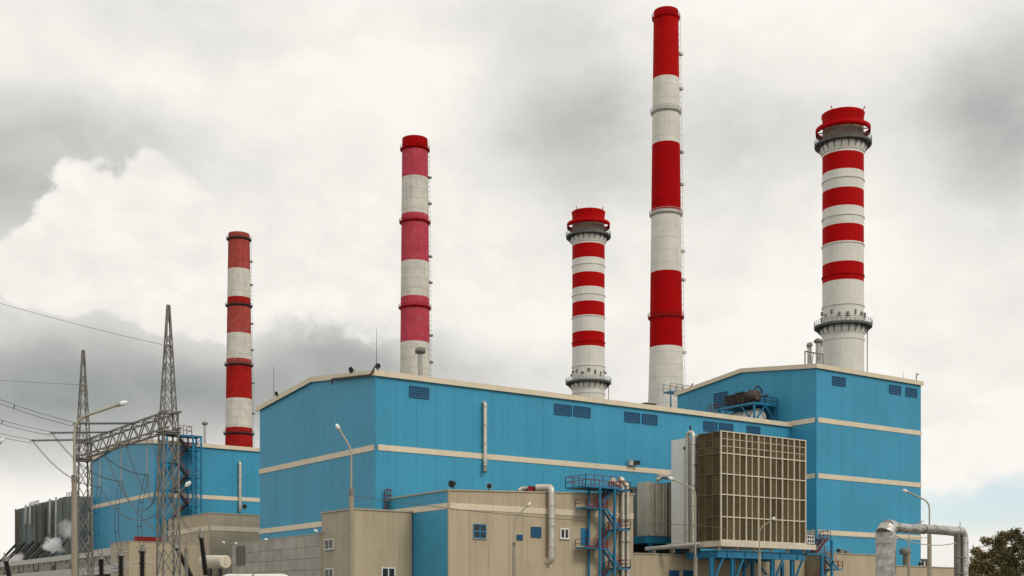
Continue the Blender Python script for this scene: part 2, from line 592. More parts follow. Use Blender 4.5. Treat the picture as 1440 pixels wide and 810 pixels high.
def louvre(th, axis, c, a0, a1, z0, z1, blades=5, name='louvre'):
    f = MB()
    w = 0.1

    def B(mb, p0, p1, q0, q1, d0, d1):
        if axis == 'y':
            mb.box(p0, p1, c - d1, c - d0, q0, q1)
        else:
            mb.box(c - d1, c - d0, p0, p1, q0, q1)
    B(f, a0, a1, z0, z0 + w, 0.06, 0.22)
    B(f, a0, a1, z1 - w, z1, 0.06, 0.22)
    B(f, a0, a0 + w, z0 + w, z1 - w, 0.06, 0.22)
    B(f, a1 - w, a1, z0 + w, z1 - w, 0.06, 0.22)
    B(f, (a0 + a1) / 2 - 0.04, (a0 + a1) / 2 + 0.04, z0 + w, z1 - w, 0.1, 0.21)
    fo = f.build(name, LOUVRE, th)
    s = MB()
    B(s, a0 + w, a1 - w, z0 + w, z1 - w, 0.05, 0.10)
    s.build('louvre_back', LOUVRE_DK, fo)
    hh = (z1 - z0 - 2 * w) / blades
    for k in range(blades):
        s = MB()
        zz = z0 + w + k * hh
        if axis == 'y':
            s.prism([(a0 + w, c - 0.11, zz + hh * .85), (a0 + w, c - 0.20, zz + hh * .1), (a0 + w, c - 0.20, zz + hh * .25), (a0 + w, c - 0.11, zz + hh)], (a1 - a0 - 2 * w, 0, 0))
        else:
            s.prism([(c - 0.11, a0 + w, zz + hh * .85), (c - 0.20, a0 + w, zz + hh * .1), (c - 0.20, a0 + w, zz + hh * .25), (c - 0.11, a0 + w, zz + hh)], (0, a1 - a0 - 2 * w, 0))
        s.build('blade', LOUVRE, fo)
    return fo


def window(th, axis, c, a0, a1, z0, z1, cols=2, frame=None, rows=1, barw=0.1, name='window'):
    frame = frame or PVC
    f = MB()

    def B(mb, p0, p1, q0, q1, d0, d1):
        if axis == 'y':
            mb.box(p0, p1, c - d1, c - d0, q0, q1)
        else:
            mb.box(c - d1, c - d0, p0, p1, q0, q1)
    w = barw
    B(f, a0, a1, z0, z0 + w, 0.05, 0.17)
    B(f, a0, a1, z1 - w, z1, 0.05, 0.17)
    for k in range(cols + 1):
        aa = a0 + (a1 - a0 - w) * k / cols
        B(f, aa, aa + w, z0 + w, z1 - w, 0.05, 0.168)
    for k in range(1, rows):
        zz = z0 + (z1 - z0) * k / rows
        B(f, a0 + w, a1 - w, zz - w * .7, zz + w * .7, 0.05, 0.162)
    fo = f.build(name, frame, th)
    for k in range(cols):
        for j in range(rows):
            p = MB()
            b0 = a0 + (a1 - a0 - w) * k / cols + w
            b1 = a0 + (a1 - a0 - w) * (k + 1) / cols
            q0 = z0 + (z1 - z0) * j / rows
            q1 = z0 + (z1 - z0) * (j + 1) / rows
            B(p, b0, b1, q0 + w * .72, q1 - w * .72, 0.06, 0.11)
            p.build('pane', PANE, fo)
    s = MB()
    B(s, a0 - 0.08, a1 + 0.08, z0 - 0.07, z0 - 0.01, 0.05, 0.26)
    s.build('sill', GALV_LT, fo)
    return fo


def rect_y(px0, px1, py0, py1, y0):
    a = on_y(px0, py1, y0)
    b = on_y(px1, py0, y0)
    m = (depth_y(px0, y0) + depth_y(px1, y0)) / 2
    return a.x, b.x, KZ + (HOR - py1) / FPX * m, KZ + (HOR - py0) / FPX * m


def rect_x(px0, px1, py0, py1, x0):
    a = on_x(px0, py1, x0)
    b = on_x(px1, py0, x0)
    m = (depth_x(px0, x0) + depth_x(px1, x0)) / 2
    lo, hi = sorted((a.y, b.y))
    return lo, hi, KZ + (HOR - py1) / FPX * m, KZ + (HOR - py0) / FPX * m


def hall(th, x0, x1, y0, y1, ze, zr, bands, bw, ze_front=None):
    """blue gabled hall: ridge along x, gable faces -x, eaves face -y"""
    ym = (y0 + y1) / 2

    def top(y):
        return ze + (zr - ze) * (1 - abs(y - ym) / (ym - y0))
    MB().prism([(x0, y0, 0), (x0, y1, 0), (x0, y1, ze - .05), (x0, ym, zr - .05), (x0, y0, ze - .05)], (x1 - x0, 0, 0)).build('wall_core', BLUE_CORE, th)
    rows = []
    z = 0.0
    for b in bands:
        rows.append((z, b - bw / 2))
        z = b + bw / 2
    panels(th, 'x', x0, y0 + 0.05, y1 - 0.05, rows + [(z, None)], 3.0, BLUE, top)
    panels(th, 'y', y0, x0 + 0.05, x1 - 0.05, rows + [(z, ze)], 3.0, BLUE)
    for b in bands:
        ubox('cream_band', x0 - 0.15, x0 + 0.02, y0 + 0.25, y1, b - bw / 2, b + bw / 2, CREAM, th)
        ubox('cream_band', x0 + 0.25, x1, y0 - 0.15, y0 + 0.02, b - bw / 2, b + bw / 2, CREAM, th)
    # rounded corner strip
    MB().tube([(x0 + 0.0, y0 + 0.0, 0), (x0 + 0.0, y0 + 0.0, ze)], 0.14, 12).build('corner_trim', BLUE, th)
    # roof and fascia
    o = 0.25
    MB().prism([(x0 - o, y0 - o, ze - .02), (x0 - o, ym, zr), (x0 - o, y1 + o, ze - .02), (x0 - o, y1 + o, ze + .2), (x0 - o, ym, zr + .22), (x0 - o, y0 - o, ze + .2)], (x1 - x0 + 2 * o, 0, 0)).build('roof', ROOF, th)
    for ya, yb, za, zb in ((y0 - .45, ym, ze, zr), (ym, y1 + .45, zr, ze)):
        MB().prism([(x0 - .45, ya, za - .42), (x0 - .45, yb, zb - .42), (x0 - .45, yb, zb + .3), (x0 - .45, ya, za + .3)], (0.19, 0, 0)).build('fascia', CREAM, th)
    ubox('fascia', x0 - .255, x1 + .25, y0 - .45, y0 - .26, ze - .42, ze + .3, CREAM, th)
    return top


# ---- hall one
ZE, ZR = 32.9, 34.75
HX1 = 79.3
H1 = thing('turbine_hall', (40, 18, 0), 'long blue clad turbine hall with cream bands in the centre', 'building', 'turbine halls')
hall(H1, 0, HX1, 0, 36, ZE, ZR, [14.0, 23.2], 0.75)
for (a, b, c, d) in [(575, 602.5, 544, 560), (779, 803, 569, 584), (806, 829.5, 572, 586.5), (877.8, 899, 580, 594), (902.5, 923.5, 583, 597),
                     (988.7, 1007.8, 593, 606.5), (1011, 1030, 595.5, 608.5), (1049.5, 1068, 599.5, 612)]:
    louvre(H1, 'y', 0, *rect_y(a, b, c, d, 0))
# ---- hall two behind
H2 = thing('turbine_hall', (40, 100, 0), 'blue turbine hall behind the steel gantry, left of the central hall', 'building', 'turbine halls')
hall(H2, 0, 79, 82, 118, ZE, ZR, [14.0, 23.2], 0.75)
# ---- boiler tower
TW = thing('boiler_house', (93, 11, 0), 'tall blue boiler house with cream bands at the right end', 'building')
hall(TW, HX1, 106.6, -5.5, 27.6, 41.9, 43.75, [14.7, 23.95, 33.1], 0.8)
for (a, b, c, d) in [(1170, 1188, 530, 542.5), (1250, 1266, 542, 554.5), (1273, 1288.5, 546, 558)]:
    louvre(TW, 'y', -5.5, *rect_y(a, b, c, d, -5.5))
lv = on_x(1005, 560, HX1)
lv2 = on_x(1023, 552, HX1)
louvre(TW, 'x', HX1, lv2.y, lv.y, 38.0, 40.6)

# ---- wing with blue side and beige front
WX0, WX1, WY = 1.8, 31.5, -14.8
WG = thing('service_wing', ((WX0 + WX1) / 2, WY / 2, 0), 'beige service wing with a blue end wall in front of the blue hall', 'building')


def wtop(x):
    return 16.5 + (x - WX0) / (WX1 - WX0) * 1.1


MB().prism([(WX0, WY, 0), (WX1, WY, 0), (WX1, WY, wtop(WX1) - .05), (WX0, WY, wtop(WX0) - .05)], (0, -WY - 0.3, 0)).build('wall_core', BEIGE_CORE, WG)
panels(WG, 'y', WY, WX0, WX1, [(0, 14.25), (15.0, None)], 3.0, BEIGE, wtop)
panels(WG, 'x', WX0, WY + 0.1, -0.4, [(0, 14.25), (15.0, 16.5)], 3.0, BLUE)
ubox('cream_band', WX0 + .12, WX1, WY - .13, WY + .02, 14.25, 15.0, CREAM, WG)
ubox('cream_band', WX0 - .13, WX0 + .02, WY + .12, -.4, 14.25, 15.0, CREAM, WG)
ubox('corner_trim', WX0 - .12, WX0 + .08, WY - .12, WY + .08, 0, 16.5, BEIGE, WG)
MB().prism([(WX0 - .2, WY - .2, wtop(WX0) - .06), (WX1 + .2, WY - .2, wtop(WX1) - .06), (WX1 + .2, WY - .2, wtop(WX1) + .12), (WX0 - .2, WY - .2, wtop(WX0) + .12)], (0, -WY - 0.3, 0)).build('roof', TAUPE, WG)
window(WG, 'y', WY, *rect_y(665, 683, 737, 757.5, WY), cols=2, rows=2, frame=STEEL_BLUE, barw=0.14)
louvre(WG, 'y', WY, *rect_y(726, 733.8, 752, 759.7, WY), blades=3)
louvre(WG, 'y', WY, *rect_y(746, 760, 741, 755.8, WY), blades=5)
window(WG, 'y', WY, *rect_y(787, 799.5, 743, 758, WY), cols=2, barw=0.16)
a0, a1, z0, z1 = rect_y(816, 826, 743, 767, WY)
dr = MB().box(a0, a1, WY - .14, WY - .06, z0, z1).build('door', STEEL_BLUE, WG)
MB().box(a1 - .2, a1 - .1, WY - .2, WY - .141, z0 + 1.0, z0 + 1.15).build('handle', DARK, dr)

# ---- small beige block
BB = thing('stair_block', (-2.5, -2.2, 0), 'small beige block with white windows before the hall corner', 'building')
MB().box(-6.8, 1.65, -6.4, 2, 0, 14.25).build('wall_core', BEIGE_CORE, BB)
panels(BB, 'x', -6.8, -6.3, 2, [(0, 14.3)], 2.8, TAUPE)
panels(BB, 'y', -6.4, -6.7, 1.6, [(0, 14.3)], 2.8, BEIGE)
ubox('corner_trim', -6.9, -6.72, -6.5, -6.32, 0, 14.3, BEIGE, BB)
MB().box(-7.0, 1.65, -6.6, 2.1, 14.31, 14.5).build('roof', TAUPE, BB)
for (c, d) in ((758, 773), (799.5, 814.5)):
    window(BB, 'x', -6.8, *rect_x(458, 470, c, d, -6.8), cols=2, barw=0.12)
for (a, b, c, d) in ((536, 555, 798, 815),):
    window(BB, 'y', -6.4, *rect_y(a, b, c, d, -6.4), cols=2, barw=0.13)

# ---- concrete panel building
CB = thing('concrete_annex', (-3.5, 16.5, 0), 'low grey concrete panel annex beside the hall gable', 'building')
MB().box(-6.6, -.3, 2.12, 31, 0, 11.6).build('wall_core', CONC_DARK, CB)
zs = [0, 2.0, 3.9, 5.6, 7.2, 8.7, 10.2, 11.7]
panels(CB, 'x', -6.6, 2.2, 31, list(zip([z + .02 for z in zs[:-1]], [z - .02 for z in zs[1:]])), 2.4, CONC, thick=0.12, gap=0.05, name='concrete_panel')
a, b, c, d = rect_x(333.5, 346, 767.5, 795, -6.6)
MB().box(-6.8, -6.73, a, b, c, d).build('grey_infill', CONC_DARK, CB)
MB().box(-6.75, -.3, 2.12, 31.1, 11.71, 11.85).build('roof', CONC, CB)

# ---- beige annex of hall two
AN = thing('beige_annex', (20, 70, 0), 'taupe annex with a cream band between the two blue halls', 'building')
AX, AY, AZ = 1.4, 59.4, 18.3
MB().box(AX, 50, AY, 81.5, 0, AZ - .05).build('wall_core', BEIGE_CORE, AN)
panels(AN, 'x', AX, AY + .1, 81.5, [(0, 15.45), (16.25, AZ)], 2.8, BEIGE)
panels(AN, 'y', AY, AX + .1, 50, [(0, 15.45), (16.25, AZ)], 2.8, TAUPE)
ubox('cream_band', AX - .13, AX + .02, AY + .1, 81.5, 15.45, 16.25, CREAM, AN)
ubox('cream_band', AX + .1, 50, AY - .13, AY + .02, 15.45, 16.25, CREAM, AN)
ubox('corner_trim', AX - .1, AX + .09, AY - .1, AY + .09, 0, AZ, BEIGE, AN)
MB().box(AX - .15, 50, AY - .15, 81.5, AZ + .01, AZ + .2).build('roof', TAUPE, AN)

# ---- low wing below the filter house
LW = thing('low_wing', (50, -10, 0), 'low beige wing under the brown filter house', 'building')
MB().box(WX1 + .1, 66, WY + .1, -.4, 0, 9.5).build('wall_core', BEIGE_CORE, LW)
panels(LW, 'y', WY + .1, WX1 + .1, 66, [(0, 9.55)], 3.0, BEIGE)
MB().box(WX1 + .1, 66, WY - .1, -.4, 9.56, 9.7).build('roof', TAUPE, LW)
for (a, b) in ((940, 954), (960, 974)):
    louvre(LW, 'y', WY + .1, *rect_y(a, b, 802, 815, WY + .1))
# ---- low block right, and wall
RB = thing('pump_house', (75, -14, 0), 'low beige building before the foot of the boiler house', 'building')
rb0 = on_y(1138, 774, -18.8)
rb1 = on_y(1243, 774, -18.8)
MB().box(66.1, rb1.x, -18.8, -6, 0, 10.3).build('wall_core', BEIGE_CORE, RB)
panels(RB, 'y', -18.8, 66.1, rb1.x, [(0, 10.35)], 3.0, BEIGE)
MB().box(66.1, rb1.x + .05, -19.0, -6, 10.36, 10.5).build('roof', TAUPE, RB)
for px, hh in ((1182, .9), (1190, .7)):
    p = on_y(px, 774, -14)
    MB().box(p.x - .4, p.x + .4, -14.4, -13.6, 10.5, 10.5 + hh).build('roof_vent', GALV, RB)
LR = thing('low_shed', (95, -12, 0), 'long low beige shed behind the silver pipe arch', 'building')
MB().box(rb1.x + .2, 122, -14, -6.5, 0, 9.0).build('wall_core', BEIGE_CORE, LR)
panels(LR, 'y', -14, rb1.x + .2, 122, [(0, 9.05)], 3.0, BEIGE)
MB().box(rb1.x + .2, 122, -14.2, -6.5, 9.06, 9.2).build('roof', TAUPE, LR)
for px in (1298, 1303):
    p = on_y(px, 790, -10)
    MB().lathe(p.x, p.y, [(.25, 9.2), (.25, 10.3), (.42, 10.35), (.42, 10.7)], 10).build('roof_vent', GALV, LR)
p = on_y(1273, 790, -10)
MB().lathe(p.x, p.y, [(.4, 9.2), (.4, 11.2), (.95, 11.4), (.95, 12.2), (.4, 12.4)], 14).build('roof_cowl', GALV, LR)

# ---- beige hut, left
p = at(180, 762, 190)
hx, hy, hz = p.x, p.y, p.z
HU = thing('substation_hut', (hx + 5, hy + 4, 0), 'beige hut with a red roof unit behind the gantry', 'building')
hyb = on_x(156, 765, hx).y
MB().box(hx, hx + 12, hy, hyb, 0, hz - .05).build('wall_core', BEIGE_CORE, HU)
panels(HU, 'x', hx, hy + .08, hyb, [(0, hz)], 2.5, TAUPE)
panels(HU, 'y', hy, hx + .08, hx + 12, [(0, hz)], 2.5, BEIGE)
MB().box(hx - .12, hx + 12, hy - .12, hyb, hz + .01, hz + .15).build('roof', TAUPE, HU)
window(HU, 'x', hx, *rect_x(160, 166, 793, 803, hx), cols=2, barw=0.1)
MB().box(hx + 1.4, hx + 5.6, hy + .4, hy + 1.5, hz + .2, hz + .9).build('roof_unit', RED_BOX, HU)

# ---- grey ribbed building, far left
GX = -4.0
GB = thing('ribbed_grey_hall', (8, 140, 0), 'dark grey ribbed boiler hall at the far left edge', 'building')
gz = 25.4
MB().box(GX, 20, 118.5, 162, 0, gz).build('wall_core', RIBGREY, GB)
yy = 118.6
i = 0
while yy < 161.5:
    w = random.choice((1.6, 2.2, 2.8))
    y2 = min(yy + w, 161.9)
    ubox('wall_panel', GX - random.choice((.15, .3, .55)), GX, yy + .06, y2 - .06, 0, gz + random.choice((-.6, -.2, 0, .1, .15)), RIBGREY, GB)
    yy = y2
    i += 1
for k in range(9):
    y = 146 + k * .9
    MB().tube([(GX + .8, y, gz - .5), (GX + .8, y, gz + 1.2)], .07, 6).build('roof_vent', DARK, GB)
for k in range(5):
    y = 121 + k * 1.0
    MB().tube([(GX + .8, y, gz - .5), (GX + .8, y, gz + 1.2)], .07, 6).build('roof_vent', DARK, GB)
for y, zl in ((131.5, 7), (147, 4.5), (150.5, 4), (127, 9)):
    MB().tube([(GX - .8, y, gz - zl), (GX - .8, y, gz + .3)], .22, 8).build('down_pipe', GALV_LT, GB)
for y in (141.5, 157.5, 136.5):
    t = MB()
    for dy in (-.7, .7):
        t.bar((GX - .9, y + dy, 4), (GX - .9, y + dy, gz - .5), .18)
    for k in range(16):
        zz = 4 + k * 1.3
        t.bar((GX - .9, y - .7, zz), (GX - .9, y + .7, zz + .65), .1)
        t.bar((GX - .9, y - .7, zz + 1.3), (GX - .9, y + .7, zz + .65), .1)
    t.build('lattice_mast', RUST, GB)
for k in range(12):
    y = 120 + k * 3.7
    zt = 17.5 if k % 2 else 17.0
    MB().tube([(GX - .1, y, zt), (GX - 5.6, y, 11.2)], .28, 8).build('slanted_duct', DARK, GB)
# ---- long low building in front of it
LB = thing('long_low_shed', (-12, 110, 0), 'long low grey shed with pipes below the ribbed hall', 'building')
lx = -11.0
MB().box(lx, lx + 5, 62, 175, 0, 12.2).build('wall', CONC, LB)
ubox('parapet', lx - .25, lx - .02, 62, 175, 11.4, 12.35, GALV_LT, LB)
for k in range(30):
    y = 63 + k * 3.8
    MB().bar((lx - .3, y, 9.6), (lx - .3, y, 11.4), .15).build('post', DARK, LB)
MB().bar((lx - .35, 62, 10.9), (lx - .35, 175, 10.9), .1).build('rail', DARK, LB)
ubox('duct', lx - 2.6, lx - .6, 62, 175, 8.0, 9.4, GALV_LT, LB)
for k in range(9):
    y = 70 + k * 12
    MB().box(lx - 2.2, lx - .4, y, y + 1.6, 6, 10.2 + random.uniform(0, .6)).build('vent_box', GALV, LB)


# ------------------------------------------------------------------ chimneys
def ladder(th, cx, cy, ang, prof, z0, z1, m, mid=True):
    """caged ladder up a shaft; prof(z) gives its radius"""
    t = MB()
    ca, sa = math.cos(ang), math.sin(ang)
    tx, ty = -sa, ca
    n = int((z1 - z0) / 6)

    def P(z, off, s):
        r = prof(z) + off
        return (cx + ca * r + tx * s, cy + sa * r + ty * s, z)
    for k in range(n):
        za, zb = z0 + (z1 - z0) * k / n, z0 + (z1 - z0) * (k + 1) / n
        for off, s in ((.05, -.3), (.05, .3), (.5, -.15), (.5, .15)):
            t.bar(P(za, off, s), P(zb, off, s), .035)
        for j in range(5):
            z = za + (zb - za) * j / 5
            t.bar(P(z, .05, -.3), P(z, .5, -.15), .04)
            t.bar(P(z, .05, .3), P(z, .5, .15), .04)
    t.build('ladder', m, th)


def chimney(px, Y, bands, rad, label, rings, lad_ang, lad_mats, rim=None, ncol=48):
    p = at(px, HOR, Y)
    th = thing('chimney', (p.x, p.y, 0), label, 'chimney', 'tall concrete chimneys')

    def zz(py):
        return KZ + (HOR - py) / FPX * (Y - 2.5)

    def R(z):
        for (r0, z0), (r1, z1) in zip(rad[:-1], rad[1:]):
            if z <= z1:
                return r0 + (r1 - r0) * (z - z0) / (z1 - z0)
        return rad[-1][0]
    for (m, pa, pb, nm) in bands:
        za = 0 if pb is None else zz(pb)
        zb = zz(pa)
        k = max(2, int((zb - za) / 4))
        prof = [(R(za + (zb - za) * i / k), za + (zb - za) * i / k) for i in range(k + 1)]
        MB().lathe(p.x, p.y, prof, ncol, cap0=True, cap1=True).build(nm, m, th)
    for (py, w, m) in rings:
        z = zz(py)
        r = R(z)
        MB().lathe(p.x, p.y, [(r + .02, z - .5), (r + w, z - .12), (r + w, z + .05), (r + .02, z + .05)], ncol, False, False, False).build('platform_ring', m, th)
        t = MB()
        for j in range(28):
            a = 2 * math.pi * j / 28
            x, y = p.x + (r + w) * math.cos(a), p.y + (r + w) * math.sin(a)
            t.bar((x, y, z + .05), (x, y, z + .7), .05)
        for hh in (.35, .7):
            t.tube([(p.x + (r + w) * math.cos(2 * math.pi * j / 28), p.y + (r + w) * math.sin(2 * math.pi * j / 28), z + hh) for j in range(29)], .04, 4, False)
        t.build('ring_railing', m, th)
    ztop = zz(bands[0][1])
    for ang in lad_ang:
        ladder(th, p.x, p.y, ang, R, 20, ztop - .5, lad_mats)
    for (py, s) in (rim or []):
        z = zz(py)
        a = lad_ang[0]
        r = R(z) + .4
        MB().box(p.x + math.cos(a) * r - .4, p.x + math.cos(a) * r + .4, p.y + math.sin(a) * r - .4, p.y + math.sin(a) * r + .4, z - .12, z + .35).build('rest_platform', lad_mats, th)
    # dark mouth of the flue
    MB().lathe(p.x, p.y, [(R(ztop) * .82, ztop + .02), (R(ztop) * .82, ztop + .06)], ncol).build('flue_mouth', DARK, th)
    return th


RGT = -TH                                  # towards the right of the picture
chimney(336, 401, [(RED_FADE, 326, 377, 'red_band'), (WCONC_OLD, 377, 417, 'white_band'), (RED_DARKF, 417, 428, 'red_band'), (RED_FADE, 428, 468, 'red_band'), (WCONC_OLD, 468, 504, 'white_band'),
                   (RED_FADE, 504, 512, 'red_band'), (RED_DARKF, 512, 560, 'red_band'), (WCONC_OLD, 560, 601, 'white_band'), (RED_DARKF, 601, None, 'red_band')],
        [(5.6, 0), (4.25, 55), (3.25, 124)], 'faded red and white chimney at left, behind the second hall', [(334, .6, DARK), (428, .6, DARK), (512, .6, DARK), (609, .6, DARK)],
        [RGT + .1], GALV, [(365, 1), (398, 1), (453, 1), (490, 1), (537, 1), (580, 1)])
chimney(583.5, 320, [(RED_DEEP, 191, 208, 'red_band'), (PINK, 208, 247, 'pink_band'), (WCONC_OLD, 247, 299, 'white_band'), (PINK, 299, 366, 'pink_band'), (WCONC_OLD, 366, 416, 'white_band'), (PINK, 416, 480, 'pink_band'), (WCONC_OLD, 480, None, 'white_band')],
        [(4.4, 0), (3.75, 60), (3.2, 122)], 'pinkish red and white chimney rising behind the central hall corner', [(206, .5, RED_DEEP), (309, .55, RED_DARKF), (430, .55, RED_DARKF)],
        [RGT + .1], GALV, [(245, 1), (282, 1), (357, 1), (394, 1), (469, 1), (507, 1)])
chimney(936.5, 251, [(RED, 8, 105, 'red_band'), (WCONC, 105, 198, 'white_band'), (RED_DEEP, 198, 294, 'red_band'), (WCONC, 294, 380, 'white_band'), (RED_DEEP, 380, 486, 'red_band'), (WCONC, 486, None, 'white_band')],
        [(4.9, 0), (3.65, 38), (3.22, 54), (2.42, 121.6), (2.42, 130)], 'tallest red and white chimney, slender, left of the boiler house', [(18, .3, RED), (152, .35, GALV_LT), (297, .35, GALV_LT), (443, .4, RED_DARKF)],
        [RGT + .12], WCONC_OLD, [(68, 1), (117, 1), (207, 1), (253, 1), (348, 1), (389, 1), (492, 1)])


def steel_stack(px, Y, label):
    p = at(px, HOR, Y)
    th = thing('exhaust_stack', (p.x, p.y, 0), label, 'smokestack', 'fat banded exhaust stacks')
    r = 4.25

    def zz(py, rr=r):
        return KZ + (HOR - py) / FPX * (267.0 - rr)
    x, y = p.x, p.y
    N = 56

    def seg(nm, m, pa, pb, r0=r, r1=r):
        za = 0 if pb is None else zz(pb)
        MB().lathe(x, y, [(r0, za), (r1, zz(pa))], N).build(nm, m, th)
    seg('white_band', WSTACK, 392, None, r * 1.05, r)
    prev = None
    for (m, a, b, nm) in ((RED, 366, 392, 'red_band'), (WSTACK, 339.5, 366, 'white_band'), (RED, 313, 339.5, 'red_band'), (WSTACK, 287.5, 313, 'white_band'), (RED, 262, 287.5, 'red_band'),
                          (WSTACK, 236, 262, 'white_band'), (RED, 211, 236, 'red_band'), (WSTACK, 203, 211, 'white_band')):
        seg(nm, m, a, b)
    for py in (206, 247, 300, 339, 383, 426, 474):
        z = zz(py)
        MB().lathe(x, y, [(r + .01, z - .16), (r + .16, z - .14), (r + .16, z + .14), (r + .01, z + .16)], N, False, False, False).build('flange', RED if py == 383 else WSTACK, th)
    # mesh clad crown and red mouth
    zc = zz(203)
    MB().lathe(x, y, [(r * .985, zc), (r * .985, zz(171))], N).build('mesh_crown', BROWN_MESH, th)
    MB().lathe(x, y, [(r * .985, zz(171)), (r * .99, zz(163)), (r * 1.02, zz(153.5)), (r * 1.05, zz(150.5)), (r * 1.0, zz(150.5)), (r * .92, zz(156))], N).build('mouth', RED, th)
    zr = zz(170, 5.6)
    MB().lathe(x, y, [(5.38, zr - .5), (5.6, zr - .62), (5.66, zr + .5), (5.5, zr + .6), (5.32, zr + .2)], N, False, False).build('hoop_ring', RED, th)
    t = MB()
    for j in range(12):
        a = 2 * math.pi * j / 12 + .1
        t.bar((x + r * .97 * math.cos(a), y + r * .97 * math.sin(a), zr + .1), (x + 5.3 * math.cos(a), y + 5.3 * math.sin(a), zr), .18)
    t.build('hoop_spokes', RED, th)
    for j in range(4):
        a = 2 * math.pi * j / 4 + TH * 0 + .2
        MB().bar((x + r * 1.06 * math.cos(a), y + r * 1.06 * math.sin(a), zz(152)), (x + r * 1.2 * math.cos(a), y + r * 1.2 * math.sin(a), zz(147)), .14).build('aerial', RED, th)

    def platform(py, R2, bz):
        z = zz(py, R2)
        MB().lathe(x, y, [(r + .02, z - .12), (R2, z - .12), (R2, z + .12), (r + .02, z + .12)], N, False, False, False).build('platform_deck', DKSTEEL, th)
        for j in range(20):
            a = 2 * math.pi * j / 20
            ca, sa = math.cos(a), math.sin(a)
            pts = [(x + ca * (r + .02), y + sa * (r + .02), z - bz), (x + ca * (r + .02), y + sa * (r + .02), z - .13), (x + ca * (R2 - .2), y + sa * (R2 - .2), z - .13)]
            MB().prism([Vector(q) - Vector((-sa * .05, ca * .05, 0)) for q in pts], (-sa * .1, ca * .1, 0)).build('bracket', DKSTEEL, th)
        MB().lathe(x, y, [(r + .03, z - bz - .1), (r + .6, z - bz * .45), (r + .35, z - .14)], N, False, False).build('skirt', WSTACK, th)
        rl = MB()
        M = 40
        for j in range(M):
            a = 2 * math.pi * j / M
            rl.bar((x + R2 * math.cos(a), y + R2 * math.sin(a), z + .1), (x + R2 * math.cos(a), y + R2 * math.sin(a), z + 1.25), .06)
        for hh in (.45, .85, 1.25):
            rl.tube([(x + R2 * math.cos(2 * math.pi * j / M), y + R2 * math.sin(2 * math.pi * j / M), z + hh) for j in range(M + 1)], .035, 4, False)
        rl.lathe(x, y, [(R2 + .02, z + .1), (R2 + .02, z + .32)], N, False, False)
        rl.build('platform_railing', DKSTEEL, th)
        return z
    z1 = platform(190.5, 5.85, 1.8)
    z2 = platform(452, 5.95, 1.8)
    # instrument boxes above the lower platform
    for j in range(16):
        a = 2 * math.pi * j / 16 + .13
        s = random.uniform(.25, .6)
        zb = z2 + random.uniform(1.4, 2.6)
        cx2, cy2 = x + (r + .12) * math.cos(a), y + (r + .12) * math.sin(a)
        MB().box(cx2 - s / 2, cx2 + s / 2, cy2 - s / 2, cy2 + s / 2, zb, zb + random.uniform(.5, 1.1)).build('instrument_box', GALV, th)
    a = RGT + .15
    MB().tube([(x + math.cos(a) * 5.4, y + math.sin(a) * 5.4, 0), (x + math.cos(a) * 5.4, y + math.sin(a) * 5.4, z2 - .2)], .12, 8).build('riser_pipe', GALV_LT, th)
    return th


steel_stack(1185.5, 267, 'fat white stack with narrow red bands above the boiler house')
steel_stack(827.5, 332.5, 'fat white stack with narrow red bands behind the central hall roof')


# ------------------------------------------------------------------ filter house
FY, FX = -23.3, 39.6
FW, FD = 16.7, 4.1
FZ0, FZ1 = 11.3, 25.9
FH = thing('filter_house', (FX + FW / 2, FY + 5, FZ0), 'large brown mesh air filter house in a cream grid frame on blue steel', 'air filter')
MB().box(FX + .12, FX + FW - .1, FY + .12, FY + FD + .3, FZ0, FZ1 - .05).build('housing', BEIGE_CORE, FH)
rws = [0, .22, .434, .63, .82, 1.0]
zr = [FZ0 + (FZ1 - FZ0) * t for t in (0, .215, .42, .61, .8, 1.0)]
NC = 14
cw = FW / NC
for j in range(5):
    sub = 3 if j == 4 else 1
    for k in range(sub):
        z0 = zr[j] + (zr[j + 1] - zr[j]) * k / sub
        z1 = zr[j] + (zr[j + 1] - zr[j]) * (k + 1) / sub
        for i in range(NC):
            ubox('filter_panel', FX + i * cw + .06, FX + (i + 1) * cw - .06, FY + .03 + random.uniform(-.015, .015), FY + .118, z0 + .05, z1 - .05, FILTER, FH)
        for i in range(3):
            w3 = FD / 3
            ubox('filter_panel', FX + .03, FX + .118, FY + .1 + i * w3 + .05, FY + .1 + (i + 1) * w3 - .05, z0 + .05, z1 - .05, FILTER, FH)
        if k:
            ubox('grid_bar', FX + .1, FX + FW, FY - .02, FY + .02, z0 - .035, z0 + .035, FRAME, FH)
for i in range(NC + 1):
    w = .09 if i % 2 == 0 else .05
    dpt = .16 if i % 2 == 0 else .09
    x = FX + i * cw
    ubox('grid_bar', x - w, x + w, FY - dpt, FY + .02, FZ0, FZ1, FRAME, FH)
for j, z in enumerate(zr):
    ubox('grid_bar', FX - .13, FX + FW + .13, FY - .13, FY + .022, z - .075, z + .075, FRAME, FH)
    ubox('grid_bar', FX - .1, FX + .022, FY, FY + FD + .2, z - .04, z + .04, BROWN_MESH, FH)  # side bars in dark brown: shade of this face put into the colour
for i in range(1, 4):
    y = FY + .1 + FD / 3 * i
    ubox('grid_bar', FX - .08, FX + .02, y - .035, y + .035, FZ0, FZ1, BROWN_MESH, FH)  # same frame on the shaded side, its shade painted as dark brown
